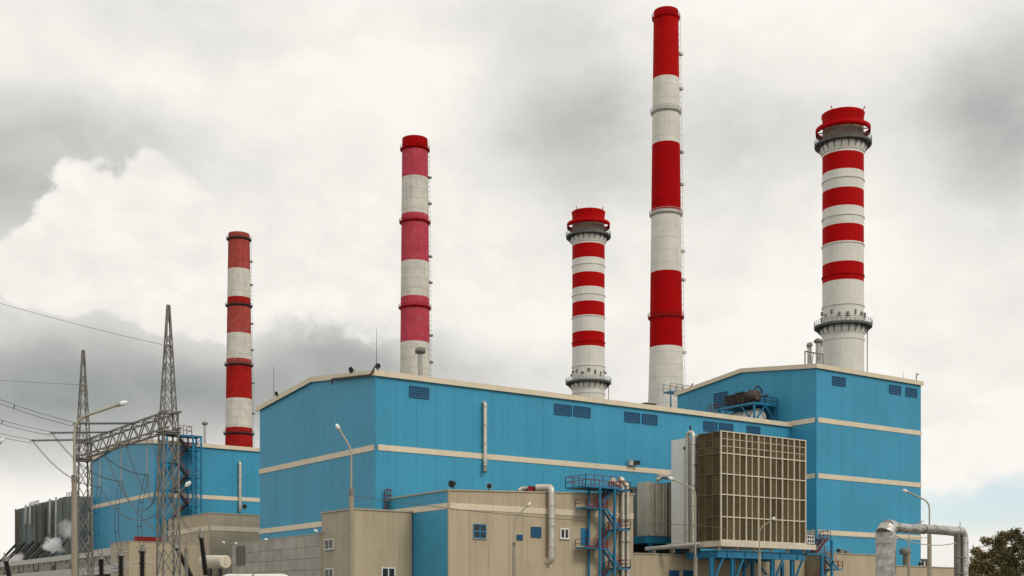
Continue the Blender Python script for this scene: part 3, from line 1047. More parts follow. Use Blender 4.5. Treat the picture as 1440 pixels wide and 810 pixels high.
# smooth transition duct behind
MB().box(FX + .05, FX + FW, FY + FD + .55, FY + 9.7, FZ0 - .6, FZ1 - .2).build('transition_duct', WHITE, FH)
for k in range(9):
    z = FZ0 + 1 + k * 1.6
    MB().box(FX - .02, FX + .045, FY + FD + .33, FY + FD + .54, z, z + .9).build('cover_plate', FRAME, FH)
MB().box(FX - .1, FX + .12, FY + FD + .32, FY + FD + .54, FZ0 - .3, FZ1 - .2).build('rib', GALV, FH)
MB().box(FX + 3, FX + 13, FY + 9.71, -.2, FZ0 + 1, FZ0 + 9).build('intake_duct', GALV, FH)
# pipes on its side
pp = on_x(968, 610, FX - .6)
for dyy, r, ztop in ((0, .28, FZ1 + .35), (1.55, .2, FZ1 + .35)):
    pass
ya, yb = on_x(975, 610, FX - .5).y, on_x(966.5, 610, FX - .5).y
zt = FZ1 - .2
pts = [(FX - .5, ya, FZ0 - 1.2), (FX - .5, ya, zt)] + [(FX - .5, ya + (yb - ya) * (1 - math.cos(t)) / 2, zt + (yb - ya) / 2 * math.sin(t)) for t in [math.pi * i / 8 for i in range(1, 8)]] + [(FX - .5, yb, zt), (FX - .5, yb, FZ0 - .9)]
FP = thing('looped_pipe', (FX - .5, ya, FZ0 - 1.2), 'tall silver pipe looped over beside the filter house', 'pipe')
MB().tube(pts, .29, 12).build('pipe_run', PIPE, FP)
MB().tube([(FX - .5, (ya + yb) / 2, zt + .9), (FX - .5, (ya + yb) / 2, zt + 1.5)], .12, 8).build('vent_valve', DARK, FP)
yc = on_x(963, 610, FX - .4).y
FP2 = thing('vent_pipe', (FX - .4, yc, FZ0 - 1), 'thin silver vent pipe left of the looped pipe', 'pipe')
MB().tube([(FX - .4, yc, FZ0 - .9), (FX - .4, yc, FZ1 - 1.9)], .15, 10).build('pipe_run', PIPE, FP2)
MB().lathe(FX - .4, yc, [(.15, FZ1 - 1.9), (.2, FZ1 - 1.8), (.2, FZ1 - 1.5), (.1, FZ1 - 1.4)], 10).build('cap', DARK, FP2)
for j in range(5):
    z = FZ0 + 2 + j * 2.8
    MB().box(FX - .75, FX - .05, ya - .34, ya + .34, z, z + .08).build('pipe_clamp', GALV, FP)

# platform with blue steel
PF = thing('steel_platform', (FX + FW / 2, FY + 4, 0), 'blue steel platform carrying the filter house', 'platform')
MB().box(FX - .5, FX + FW + 1.6, FY - .55, FY + 9.9, FZ0 - .5, FZ0 - .12).build('deck', FRAME, PF)
ubox('deck_edge', FX - .5, FX + FW + 1.6, FY - .64, FY - .56, FZ0 - .86, FZ0 - .12, FRAME, PF)
ubox('deck_edge', FX - .59, FX - .51, FY - .64, FY + 9.9, FZ0 - .86, FZ0 - .12, FRAME, PF)
zb1, zb0 = FZ0 - 1.35, FZ0 - 2.35
for i in range(6):
    x = FX + i * FW / 5
    MB().box(x - .13, x + .13, FY + .1, FY + .36, zb1, FZ0 - .5).build('stub_post', FRAME, PF)


def ibeam(mb, x0, x1, y0, y1, z0, z1):
    t = .06
    if x1 - x0 > y1 - y0:
        ym = (y0 + y1) / 2
        mb.box(x0, x1, y0, y1, z0, z0 + t)
        mb.box(x0, x1, y0, y1, z1 - t, z1)
        mb.box(x0, x1, ym - .03, ym + .03, z0 + t, z1 - t)
        for k in range(5):
            x = x0 + (x1 - x0) * (k + .5) / 5
            mb.box(x - .03, x + .03, y0 + .02, y1 - .02, z0 + t, z1 - t)
    else:
        xm = (x0 + x1) / 2
        mb.box(x0, x1, y0, y1, z0, z0 + t)
        mb.box(x0, x1, y0, y1, z1 - t, z1)
        mb.box(xm - .03, xm + .03, y0, y1, z0 + t, z1 - t)
    return mb


ibeam(MB(), FX - .3, FX + FW + .3, FY + .05, FY + .45, zb0, zb1).build('main_beam', STEEL_BLUE, PF)
ibeam(MB(), FX - .3, FX + FW + .3, FY + 6.0, FY + 6.4, zb0, zb1).build('main_beam', STEEL_BLUE, PF)
ibeam(MB(), FX - .3, FX + .1, FY + .46, FY + 5.99, zb0, zb1).build('cross_beam', STEEL_BLUE, PF)
for px in (1001, 1030, 1086, 1114):
    q = on_y(px, 790, FY + .25)
    ibx = MB()
    ibx.box(q.x - .3, q.x - .26, FY + .05, FY + .45, 0, zb0)
    ibx.box(q.x + .26, q.x + .3, FY + .05, FY + .45, 0, zb0)
    ibx.box(q.x - .26, q.x + .26, FY + .22, FY + .28, 0, zb0)
    ibx.build('column', STEEL_BLUE, PF)
    MB().bar((q.x + .3, FY + .25, zb0 - 3.2), (q.x + 2.1, FY + .25, zb0 - .02), .26, .2).build('knee_brace', STEEL_BLUE, PF)
for px in (1046, 1058, 1100):
    q = on_y(px, 790, FY + 6.2)
    MB().bar((q.x, FY + 6.2, 0), (q.x, FY + 6.2, zb0), .4).build('column', STEEL_BLUE, PF)
for (p0, p1) in ((1060, 1078), (1043, 1058)):
    q0, q1 = on_y(p0, 785, FY + 3), on_y(p1, 808, FY + 3)
    if p0 == 1043:
        q0, q1 = on_y(1043, 808, FY + 3), on_y(1057, 785, FY + 3)
    MB().bar(q0, q1, .25, .2).build('knee_brace', STEEL_BLUE, PF)
# fuel gas pipe along the low roof
GP = thing('roof_pipe', (36, -20, 9.7), 'silver pipe lying along the low roof beside the filter house', 'pipe')
q0, q1 = at(908, 772, 176), on_x(985, 765, FX - 1.2)
MB().tube([q0, (q0 + q1) / 2, q1], .28, 12).build('pipe_run', GALV_LT, GP)
for t in (.15, .5, .85):
    q = q0.lerp(q1, t)
    MB().box(q.x - .2, q.x + .2, q.y - .3, q.y + .3, 9.7, q.z - .2).build('saddle', GALV, GP)

# ---- pleated cooler unit left of the filter house
CU = thing('cooler_unit', (33, -8, 12.5), 'cream pleated cooler unit on a dark blue frame beside the filter house', 'cooler')
c0 = on_y(909, 742, -9.5)
c1 = on_y(942, 742, -9.5)
zc0, zc1 = 12.5, 20.2
cx0 = c0.x
for k in range(4):
    xa = cx0 + k * 1.3
    MB().prism([(xa, -9.5, zc0), (xa + .2, -9.95, zc0), (xa + 1.0, -9.95, zc0), (xa + 1.22, -9.5, zc0), (xa + 1.22, -7.5, zc0), (xa, -7.5, zc0)], (0, 0, zc1 - zc0 - .12 * k)).build('panel', UNITBEIGE, CU)
for k in range(4):
    xa = cx0 + .1 + k * 1.3
    MB().tube([(xa, -10.1, zc0 + .2), (xa, -10.1, zc1 - .4)], .1, 8).build('drain_pipe', UNITBEIGE, CU)
MB().box(cx0 + 5.3, cx0 + 6.6, -9.2, -7.5, zc0, zc1 - 1).build('side_box', STEEL_BLUE, CU)
MB().tube([(cx0 + 1.4, -10.2, zc1 + .2), (cx0 + 2.2, -10.2, zc1 + .75), (cx0 + 7.5, -10.0, zc1 + .8)], .3, 10).build('header_pipe', PIPE, CU)
MB().tube([(cx0 + 2.4, -9.2, zc1 + 1.1), (cx0 + 7.5, -9.2, zc1 + 1.2)], .22, 10).build('header_pipe', PIPE, CU)
MB().box(cx0 - .8, cx0 + 8, -10.2, -3, zc0 - 1.1, zc0 - .1).build('frame_beam', STEEL_BLUE, CU)
for xa in (cx0 + .5, cx0 + 6):
    MB().box(xa - .25, xa + .25, -10, -9.5, 9.7, zc0 - 1.1).build('frame_leg', STEEL_BLUE, CU)
MB().box(cx0 - .5, cx0 + 14, -6, -.2, 9.7, zc0 - 1.1).build('recess_shade', DARK, CU)  # added dark block standing in for the shade in the recess below


# ------------------------------------------------------------------ stairs
def rail(mb, pts, h=1.05, post=1.3, w=.05):
    pts = [Vector(p) for p in pts]
    for a, b in zip(pts[:-1], pts[1:]):
        for hh in (h * .5, h):
            mb.bar(a + Vector((0, 0, hh)), b + Vector((0, 0, hh)), w)
        n = max(1, int((b - a).length / post))
        for i in range(n + 1):
            q = a.lerp(b, i / n)
            mb.bar(q, q + Vector((0, 0, h)), w)
    return mb


def flight(th, a, b, across, w, mstr, mrail):
    """stair flight from a (low) to b (high), width w along across"""
    a, b, ac = Vector(a), Vector(b), Vector(across).normalized()
    st = MB()
    for s in (0, w):
        st.bar(a + ac * s, b + ac * s, .10, .34)
    f = st.build('flight', mstr, th)
    n = max(4, int((b.z - a.z) / .24))
    tr = MB()
    d = Vector((b.x - a.x, b.y - a.y, 0)).normalized()
    for i in range(n):
        q = a.lerp(b, (i + .5) / n)
        tr.bar(q - ac * 0 + Vector((0, 0, .02)), q + ac * w + Vector((0, 0, .02)), .27, .04)
    tr.build('treads', GALV, f)
    r = MB()
    for s in (0, w):
        rail(r, [a + ac * s + Vector((0, 0, .1)), b + ac * s + Vector((0, 0, .1))], w=.06)
    r.build('handrail', mrail, f)


# ---- wing stairs
SY = WY - .35
SW = thing('fire_stairs', (25, SY - 1, 0), 'blue and red zigzag steel stairs on the beige service wing', 'staircase', 'outside steel stairs')
sxl0, sxl1 = on_y(816, 770, SY - 1).x, on_y(846, 770, SY - 1).x
sxr0, sxr1 = on_y(861, 745, SY - 1).x, on_y(878, 745, SY - 1).x
zl = [on_y(830, 770, SY - 1).z - 10.3, on_y(830, 770, SY - 1).z - 5.15, on_y(830, 770, SY - 1).z, on_y(830, 714, SY - 1).z]
for z in zl:
    if z < .2:
        continue
    MB().box(sxl0, sxl1, SY - 2.2, SY, z - .2, z).build('landing', STEEL_BLUE, SW)
    r = MB()
    rail(r, [(sxl1, SY - 2.2, z), (sxl0, SY - 2.2, z), (sxl0, SY, z)], w=.07)
    r.box(sxl0, sxl1, SY - 2.26, SY - 2.21, z - .02, z + .18)
    r.build('landing_railing', RAIL_RED, SW)
zr_ = [(z + 2.57) for z in zl]
for k, z in enumerate(zr_):
    MB().box(sxr0, sxr1, SY - 2.2, SY, z - .2, z).build('landing', STEEL_BLUE, SW)
    r = MB()
    rail(r, [(sxr0 + .2, SY, z), (sxr1, SY, z), (sxr1, SY - 2.2, z), (sxr0 + .2, SY - 2.2, z)], w=.07)
    r.box(sxr1, sxr1 + .05, SY - 2.2, SY, z - .02, z + .18)
    r.build('landing_railing', RAIL_RED, SW)
for k, z in enumerate(zl):
    if k > 0:
        flight(SW, (sxr0 + .4, SY - 2.1, zr_[k - 1]), (sxl1 - .1, SY - 2.1, z), (0, 1, 0), .9, STEEL_BLUE, RAIL_RED)
    flight(SW, (sxl1 - .6, SY - 1.0, z), (sxr0 + .2, SY - 1.0, zr_[k]), (0, 1, 0), .9, STEEL_BLUE, RAIL_RED)
# top platform
zt = on_y(830, 684, SY - 1).z
tx0, tx1 = on_y(815.5, 690, SY - 1).x, on_y(863, 690, SY - 1).x
MB().box(tx0, tx1, SY - 2.2, SY + 2, zt - .25, zt).build('top_platform', STEEL_BLUE, SW)
r = MB()
rail(r, [(tx1, SY - 2.2, zt), (tx0, SY - 2.2, zt), (tx0, SY + 2, zt), (tx1, SY + 2, zt)], h=1.35, w=.07)
r.build('top_railing', RAIL_RED, SW)
flight(SW, (sxr0 + .6, SY - 2.1, zr_[-1]), (tx1 - .2, SY - 2.1, zt), (0, 1, 0), .9, STEEL_BLUE, RAIL_RED)
for px in (841, 862):
    x = on_y(px, 740, SY - 2).x
    for y in (SY - 2.35, SY - .1):
        MB().box(x - .12, x + .12, y - .12, y + .12, 0, zt - .25).build('column', STEEL_BLUE, SW)

# two silver riser pipes by the stairs
for k, (px, lab) in enumerate(((875.5, 'left silver riser pipe right of the fire stairs'), (882.5, 'right silver riser pipe right of the fire stairs'))):
    q = on_y(px, 680, WY - .5)
    T = thing('riser_pipe', (q.x, q.y, 0), lab, 'pipe', 'riser pipes on the beige wing')
    zt2 = on_y(px, 682 if k else 684, WY - .5).z
    e0 = Vector((q.x, q.y, zt2 - .6))
    end = Vector((q.x - (1.1 if k == 0 else .5), q.y + .5, zt2 + .35))
    MB().tube([(q.x, q.y, 0)] + arc((q.x, q.y, zt2 + .3), e0, end), .3, 12).build('pipe_run', PIPE, T)
    MB().lathe(end.x - .15, end.y, [(.32, end.z - .1), (.55, end.z + .15), (.55, end.z + .4), (.15, end.z + .75)], 12).build('cowl', PIPE, T)
    for z in (4, 7.5, 11, 14):
        MB().box(q.x - .36, q.x + .36, WY - .86, WY - .06, z, z + .1).build('pipe_clamp', GALV, T)

# ---- silver duct over the wing parapet
DX0, DX1 = on_y(771.5, 700, WY - .7).x, on_y(779.5, 700, WY - .7).x
dxc, dr_ = (DX0 + DX1) / 2, (DX1 - DX0) / 2 * .95
zt3 = on_y(775, 685, WY - .7).z
zb3 = on_y(775, 786, WY - .7).z
DU = thing('air_duct', (dxc, WY - .7, zb3), 'silver duct bending over the beige wing parapet and down its wall', 'duct')
MB().tube([(dxc - 1.3, WY + .9, zt3)] + arc((dxc - .8, WY + .5, zt3), (dxc - 1.1, WY + .7, zt3), (dxc - .3, WY, zt3), 4) + arc((dxc, WY - .7, zt3), (dxc - .1, WY - .25, zt3), (dxc, WY - .7, zt3 - .7), 4)
          + [(dxc, WY - .7, zb3 + .3)] + arc((dxc, WY - .7, zb3 - .2), (dxc, WY - .7, zb3), (dxc - .2, WY - .1, zb3 - .5), 3), dr_, 14).build('duct_run', PIPE, DU)
for z in (zb3 + 1.5, zb3 + 4.2, zb3 + 6.8):
    MB().lathe(dxc, WY - .7, [(dr_, z), (dr_ + .05, z), (dr_ + .05, z + .12), (dr_, z + .12)], 14, False, False).build('seam_band', GALV_LT, DU)
MB().box(dxc - .6, dxc + .5, WY - .12, WY - .09, zb3 - 1.0, zb3 + .2).build('wall_plate', CREAM, DU)
q = on_y(747, 690, WY + 1.5)
RU = thing('roof_fan', (q.x, q.y, wtop(q.x)), 'red rooftop fan box with a bent silver pipe on the beige wing', 'fan')
zq = wtop(q.x) + .12
MB().box(q.x - .8, q.x + .7, WY + 1, WY + 2.2, zq, zq + .75).build('fan_box', RED_BOX, RU)
MB().tube([(q.x - 2.4, WY + 1.0, zq + .05), (q.x - 2.0, WY + 1.0, zq + .35), (q.x - .8, WY + 1.3, zq + .5)], .24, 10).build('inlet_pipe', FOIL, RU)
MB().tube([(q.x + .7, WY + 1.5, zq + .4), (q.x + 1.4, WY + 1.2, zq + .3), (q.x + 1.5, WY + .5, zq - .05)], .25, 10).build('outlet_pipe', FOIL, RU)


# ------------------------------------------------------------------ wall vent pipes
def wall_vent(px, pyt, pyb, y0, lab):
    a = on_y(px, pyt, y0 - .5)
    b = on_y(px, pyb, y0 - .5)
    T = thing('wall_vent_pipe', (a.x, y0 - .5, b.z), lab, 'pipe', 'vent pipes on the blue halls')
    MB().tube([(a.x, y0 - .5, b.z + .6), (a.x, y0 - .5, a.z - .4)] + arc((a.x, y0 - .5, a.z), (a.x, y0 - .5, a.z - .4), (a.x, y0 - .05, a.z), 4)[1:], .28, 12).build('pipe_run', PIPE, T)
    MB().tube([(a.x, y0 - .5, b.z + .6), (a.x - .25, y0 - .8, b.z - .3)], [.28, .3], 12).build('outlet', GALV, T)
    n = 4
    for i in range(n):
        z = b.z + 1 + (a.z - b.z - 1.6) * i / (n - 1)
        MB().box(a.x - .32, a.x + .32, y0 - .82, y0 - .06, z, z + .08).build('pipe_clamp', GALV_LT, T)


wall_vent(682, 566, 661, 0, 'vertical silver vent pipe on the long wall of the central hall')
wall_vent(337.5, 650, 718, 82, 'vertical silver vent pipe on the second hall behind')


# ------------------------------------------------------------------ floodlights and small roof things
def flood(pos, ang, lab, s=1.0, dark=False):
    pos = Vector(pos)
    T = thing('floodlight', pos, lab, 'floodlight', 'floodlights on the roofs')
    d = Vector((math.cos(ang), math.sin(ang), -.25)).normalized()
    MB().bar(pos, pos + Vector((0, 0, .55 * s)), .1).build('bracket', DARK, T)
    c = pos + Vector((0, 0, .7 * s))
    MB().tube([c - d * .35 * s, c + d * .1 * s, c + d * .4 * s], [.16 * s, .34 * s, .42 * s], 10).build('housing', DARK if dark else GALV_LT, T)
    MB().tube([c + d * .401 * s, c + d * .43 * s], .36 * s, 10).build('lens', PANE, T)


flood((-.2, 5.8, ZE + .55), math.radians(200), 'floodlight on the central hall gable, left of the corner', 1.1)
flood((.5, .3, ZE + .4), math.radians(235), 'floodlight on the roof corner of the central hall', .9, True)
q = on_x(391, 560, -.3)
flood((-.3, q.y, 33.6), math.radians(200), 'floodlight near the far left end of the central hall gable', .9)
flood((2.6, WY + .2, wtop(2.6) + .1), math.radians(200), 'dark floodlight on the left corner of the beige wing roof', 1.1, True)
q = on_y(687, 690, WY + .2)
flood((q.x, WY + .2, wtop(q.x) + .1), math.radians(250), 'silver floodlight on the beige wing roof above the grilled window', .9)
q = on_y(889, 690, WY + .2)
flood((31.3, WY + .2, wtop(31) + .1), math.radians(250), 'floodlight at the right end of the beige wing roof', .7)
q = on_y(1178, 774, -18.6)
flood((q.x, -18.6, 10.4), math.radians(235), 'white floodlight on the pump house roof edge', .8)
q = on_y(1293, 795, -13.8)
flood((q.x, -13.8, 9.1), math.radians(235), 'floodlight on the low shed roof behind the pipe arch', .8, True)
q = on_x(358, 725, -.3)
q = at(355, 728, 208)
flood((q.x, q.y + 3, AZ + .2), math.radians(235), 'round floodlight on the taupe annex roof', 1.0)
q = on_y(888, 651, -.4)
T = thing('wall_floodlight', (q.x, -.4, q.z), 'square floodlight on the cream band of the central hall', 'floodlight')
MB().box(q.x - .65, q.x + .1, -.75, -.16, q.z - .4, q.z + .35).build('bracket', GALV_LT, T)
MB().prism([(q.x + .11, -.5, q.z - .4), (q.x + .95, -1.3, q.z - .25), (q.x + .95, -1.3, q.z + .3), (q.x + .11, -.5, q.z + .42)], (.15, .5, 0)).build('housing', DARK, T)


def rod(px, pyt, y, zb, lab, r=.05, x=None):
    q = on_y(px, pyt, y) if x is None else on_x(px, pyt, x)
    o = MB().tube([(q.x, q.y, zb), (q.x, q.y, q.z)], [r, r * .5], 6).build('lightning_rod', DARK, None)
    MB().box(q.x - .12, q.x + .12, q.y - .12, q.y + .12, zb, zb + .12).build('foot', GALV, o)
    tag(o, lab, 'lightning rod', 'rods on the roofs')


rod(529.5, 462, 1.0, ZE, 'tall thin lightning rod on the central hall corner')
q = on_x(385, 515, .6)
rod(385, 515, 0, 33.3, 'tall thin lightning rod near the left gable end', x=.6)
rod(1270, 523, -4, 41.9, 'short lightning rod on the boiler house parapet')
# hooked vent on tower corner
q = on_y(1290, 528, -5)
t = MB().tube([(q.x - .3, -5, 42.1), (q.x - .3, -5, 43.2)] + arc((q.x - .3, -5, 43.9), (q.x - .3, -5, 43.2), (q.x + .3, -5, 43.5), 4), .1, 8).build('hooked_vent', GALV, None)
MB().box(q.x - .5, q.x - .1, -5.2, -4.8, 42.0, 42.15).build('foot', GALV, t)
tag(t, 'small hooked vent on the right corner of the boiler house roof', 'vent')
# service pipe under the gable edge
T = thing('gable_conduit', (-.6, 8, 31), 'rusty conduit under the gable edge of the central hall', 'pipe')
q0 = on_x(467, 541, -.6)
q1 = on_x(467, 533, -.6)
q2 = on_x(521, 527, -.6)
MB().tube([q0, q1, q2], .12, 8).build('pipe_run', RUST, T)
MB().tube([q2, q2 + Vector((0, -1.2, .9))], .1, 8).build('outlet', RUST, T)
# pipes on the boiler house roof
T = thing('roof_steam_vents', (100, 6, 42), 'cluster of roof vents and pipe frame beside the fat stack', 'vent')
for (px, pyt, r) in ((1137, 488, .22), (1140, 487, .2), (1150.5, 482, .45), (1154.5, 486, .14)):
    q = on_y(px, pyt, 6)
    MB().tube([(q.x, 6, 41.9), (q.x, 6, q.z)], r, 10).build('vent_pipe', GALV_LT, T)
    MB().lathe(q.x, 6, [(r, q.z - .1), (r * 1.7, q.z + .05), (r * 1.7, q.z + .45), (r * .6, q.z + .75)], 10).build('cowl', GALV, T)
f0, f1 = on_y(1132, 494, 5), on_y(1157, 494, 5)
for x in (f0.x, f1.x):
    MB().bar((x, 5, 41.9), (x, 5, f0.z), .16).build('frame_post', GALV, T)
MB().bar((f0.x, 5, f0.z), (f1.x, 5, f0.z), .2).build('frame_beam', GALV, T)
MB().bar((f0.x + 1.3, 5, 42.6), (f0.x + 2.2, 5, f0.z), .12).build('frame_brace', GALV, T)
# stub on chimney two
q = at(591, 490, 300)
T = thing('roof_cowl_pipe', (q.x, q.y, 0), 'grey cowl pipe in front of the pinkish chimney foot', 'vent')
MB().tube([(q.x, q.y, 30), (q.x, q.y, q.z - 1.2)], .55, 12).build('pipe_run', GALV_LT, T)
MB().lathe(q.x, q.y, [(.6, q.z - 1.3), (1.25, q.z - 1.1), (1.25, q.z - .1), (.8, q.z + .2)], 14).build('cowl', GALV, T)
q = on_y(288, 597, 95)
T = thing('roof_cowl_pipe', (q.x, q.y, ZE), 'slim pale vent pipe on the second hall roof', 'vent')
MB().tube([(q.x, q.y, ZE), (q.x, q.y, q.z)], .28, 10).build('pipe_run', GALV_LT, T)
MB().lathe(q.x, q.y, [(.3, q.z - .1), (.6, q.z), (.6, q.z + .4), (.2, q.z + .6)], 10).build('cowl', GALV, T)

# caged ladder over the small block
q = on_y(546, 717, -.6)
T = thing('caged_ladder', (q.x, -.6, 14), 'short red caged ladder behind the small beige block', 'ladder')
zl0, zl1 = 14.5, on_y(546, 688, -.6).z
for s in (-.45, .45):
    MB().tube([(q.x + s, -.4, zl0), (q.x + s, -.4, zl1 - .4)] + arc((q.x + s, -.6, zl1), (q.x + s, -.45, zl1 - .35), (q.x + s * .2, -.9, zl1), 3), .06, 6).build('stile', RAIL_RED, T)
for i in range(8):
    z = zl0 + .3 + i * .4
    MB().bar((q.x - .45, -.4, z), (q.x + .45, -.4, z), .06).build('rung', RAIL_RED, T)
for i in range(4):
    z = zl0 + 1 + i * .7
    MB().tube([(q.x + .5 * math.cos(a), -.45 - .75 * math.sin(a), z) for a in [math.pi * k / 8 for k in range(9)]], .05, 5).build('cage_hoop', RAIL_RED, T)

# ---- stairs on hall two
S2 = thing('fire_stairs', (22, 79, 0), 'blue steel stair tower on the second hall behind the gantry', 'staircase', 'outside steel stairs')
sy = 81.3
xa, xb = on_y(250, 640, sy - 1).x, on_y(274, 640, sy - 1).x
zt4 = on_y(262, 613, sy - 1).z
for x in (xa - 2.6, xb - 1.0, xb + .6):
    for y in (sy - 2.6, sy - .2):
        MB().box(x - .14, x + .14, y - .14, y + .14, 10, zt4).build('column', STEEL_BLUE, S2)
MB().box(xa - 2.6, xb + .7, sy - 2.6, sy, zt4 - .3, zt4).build('top_platform', STEEL_BLUE, S2)
rail(MB(), [(xa - 1, sy - 2.5, zt4), (xb - 1.2, sy - 2.5, zt4), (xb - 1.2, sy, zt4)], h=1.6, w=.09).build('top_railing', RAIL_RED, S2)
z = zt4
k = 0
while z > 19:
    flight(S2, (xb - 1.6, sy - 2.3, z - 2.55), (xa - .6, sy - 2.3, z), (0, 1, 0), .9, DARK, RAIL_RED)
    MB().box(xb - 1.7, xb + .5, sy - 2.5, sy, z - 2.75, z - 2.55).build('landing', STEEL_BLUE, S2)
    rail(MB(), [(xb - 1.7, sy - 2.5, z - 2.55), (xb + .5, sy - 2.5, z - 2.55)], w=.07).build('landing_railing', RAIL_RED, S2)
    flight(S2, (xa - .6, sy - 1.2, z - 5.1), (xb - 1.6, sy - 1.2, z - 2.55), (0, 1, 0), .9, DARK, RAIL_RED)
    MB().box(xa - 2.6, xa - .5, sy - 2.5, sy, z - 5.3, z - 5.1).build('landing', STEEL_BLUE, S2)
    MB().bar((xb - 1, sy - 2.6, z - 2.6), (xb + .6, sy - 2.6, z - 5.1), .12).build('brace', STEEL_BLUE, S2)
    MB().bar((xb + .6, sy - 2.6, z - .4), (xb - 1, sy - 2.6, z - 2.6), .12).build('brace', STEEL_BLUE, S2)
    z -= 5.1

# ---- stairs right of the filter platform
S3 = thing('fire_stairs', (60, FY, 0), 'blue and red stairs at the right end of the filter platform', 'staircase', 'outside steel stairs')
xp0, xp1 = FX + FW + .2, on_y(1169, 780, FY).x
zp = FZ0 - 1.3
MB().box(xp0, xp1 - 1.6, FY - .2, FY + 2, zp - .25, zp).build('landing', STEEL_BLUE, S3)
rail(MB(), [(xp0, FY - .2, zp), (xp1 - 1.7, FY - .2, zp)], w=.07).build('landing_railing', RAIL_RED, S3)
xe = on_y(1183, 800, FY).x
ze2 = on_y(1178, 800, FY).z
flight(S3, (xe - 1.0, FY - .2, ze2), (xp1 - 1.7, FY - .2, zp), (0, 1, 0), .9, STEEL_BLUE, RAIL_RED)
MB().box(xe - 1.6, xe, FY - .2, FY + 2, ze2 - .2, ze2).build('landing', STEEL_BLUE, S3)
rail(MB(), [(xe - .8, FY - .2, ze2), (xe, FY - .2, ze2), (xe, FY + 2, ze2)], h=1.1, w=.07).build('landing_railing', RAIL_RED, S3)
flight(S3, (xp1 - 2.4, FY + 1, ze2 - 2.6), (xe - 1.5, FY + 1, ze2), (0, 1, 0), .9, STEEL_BLUE, RAIL_RED)
for px in (1155, 1169):
    x = on_y(px, 790, FY).x
    MB().box(x - .18, x + .18, FY - .25, FY + .05, 0, (zp - .25) if px == 1155 else zp + 2.0).build('column', STEEL_BLUE, S3)
x0_ = on_y(1137, 770, FY + 1).x
flight(S3, (x0_ + 1.2, FY + .8, zp), (on_y(1163, 770, FY + 1).x, FY + .8, zp + 2.4), (0, 1, 0), .9, RAIL_RED, RAIL_RED)
xq0, xq1 = on_y(1153, 770, FY + 1).x, on_y(1167, 770, FY + 1).x
MB().box(xq0, xq1, FY + .9, FY + 3, zp + 2.0, zp + 2.2).build('landing', STEEL_BLUE, S3)
rail(MB(), [(xq0, FY + .9, zp + 2.2), (xq1, FY + .9, zp + 2.2), (xq1, FY + 3, zp + 2.2), (xq0, FY + 3, zp + 2.2)], h=1.2, w=.07).build('landing_railing', STEEL_BLUE, S3)
SG = thing('switch_cabinet', (57, FY + .6, zp), 'white framed glazed cabinet right of the filter house', 'cabinet')
a0, a1, z0, z1 = rect_y(1133.5, 1144, 753, 764, FY + .6)
MB().box(a0, a1, FY + .6, FY + 1.6, z0 - .6, z1).build('cabinet_body', STEEL_BLUE, SG)
window(SG, 'y', FY + .6, a0, a1, z0, z1, cols=3, rows=2, barw=0.09)

# ---- platform with drums on the hall roof against the boiler house
RP = thing('roof_equipment_deck', (76.4, 7, ZE), 'blue steel deck with red rail on the hall roof by the boiler house', 'platform')
rx0, rx1, ry0, ry1, rz = 73.6, 79.1, 2.9, 11.4, 36.6
MB().box(rx0, rx1, ry0, ry1, rz - .22, rz).build('deck', STEEL_BLUE, RP)
ubox('edge_beam', rx0 - .1, rx1, ry0 - .13, ry0 - .005, rz - .35, rz + .02, STEEL_BLUE, RP)
ubox('edge_beam', rx0 - .13, rx0 - .005, ry0 - .1, ry1, rz - .35, rz + .02, STEEL_BLUE, RP)
for (x, y) in ((rx0 + .1, ry0 + .1), (rx1 - .3, ry0 + .1), (rx0 + .1, ry1 - .3)):
    MB().bar((x, y, ZE), (x, y, rz - .22), .28).build('post', STEEL_BLUE, RP)
for (a, b) in (((rx0 + .1, ry0 + .05, ZE + .2), (rx0 + 2.6, ry0 + .05, rz - .3)), ((rx0 + 2.7, ry0 + .05, rz - .3), (rx1 - .4, ry0 + .05, ZE + .6)), ((rx0 + .05, ry0 + .2, ZE + .2), (rx0 + .05, ry0 + 3, rz - .3)),
               ((rx0 + .05, ry1 - .4, ZE + 1.4), (rx0 + .05, ry1 - 2.5, rz - .3))):
    MB().bar(a, b, .2).build('brace', STEEL_BLUE, RP)
r = MB()
rail(r, [(rx1, ry0, rz), (rx0, ry0, rz), (rx0, ry1, rz)], h=1.1, w=.07)
r.build('railing', DARK, RP)
rail(MB(), [(rx0 - .2, ry1, rz - 2), (rx0 - .2, ry1 + 2.2, rz - 2.2)], h=2.8, post=.7, w=.1).build('side_railing', RAIL_RED, RP)
xx = 75.3
T = thing('roof_drum', (xx, 4.4, rz), 'rusty drum with a bent vent at the near end of the blue roof deck', 'drum')
zc = rz + 1.35
MB().tube([(xx, 3.7, zc), (xx, 3.85, zc), (xx, 5.35, zc), (xx, 5.5, zc)], [.75, 1.0, 1.0, .75], 20).build('shell', RUST, T)
for y in (4.05, 4.6, 5.15):
    MB().tube([(xx, y - .05, zc), (xx, y + .05, zc)], 1.06, 20).build('hoop', DARK, T)
for y in (4.1, 5.1):
    MB().box(xx - .7, xx + .7, y - .12, y + .12, rz, zc - .7).build('saddle', DARK, T)
MB().tube([(xx, 4.2, zc + 1)] + arc((xx, 4.2, zc + 2.0), (xx, 4.2, zc + 1.3), (xx + 1.2, 4.1, zc + 1.3), 4) + [(xx + 1.5, 4.1, zc + .5)], .13, 8).build('vent_loop', DARK, T)
T = thing('roof_hopper', (xx, 8, rz), 'long rusty slant sided trough on the blue roof deck', 'hopper')
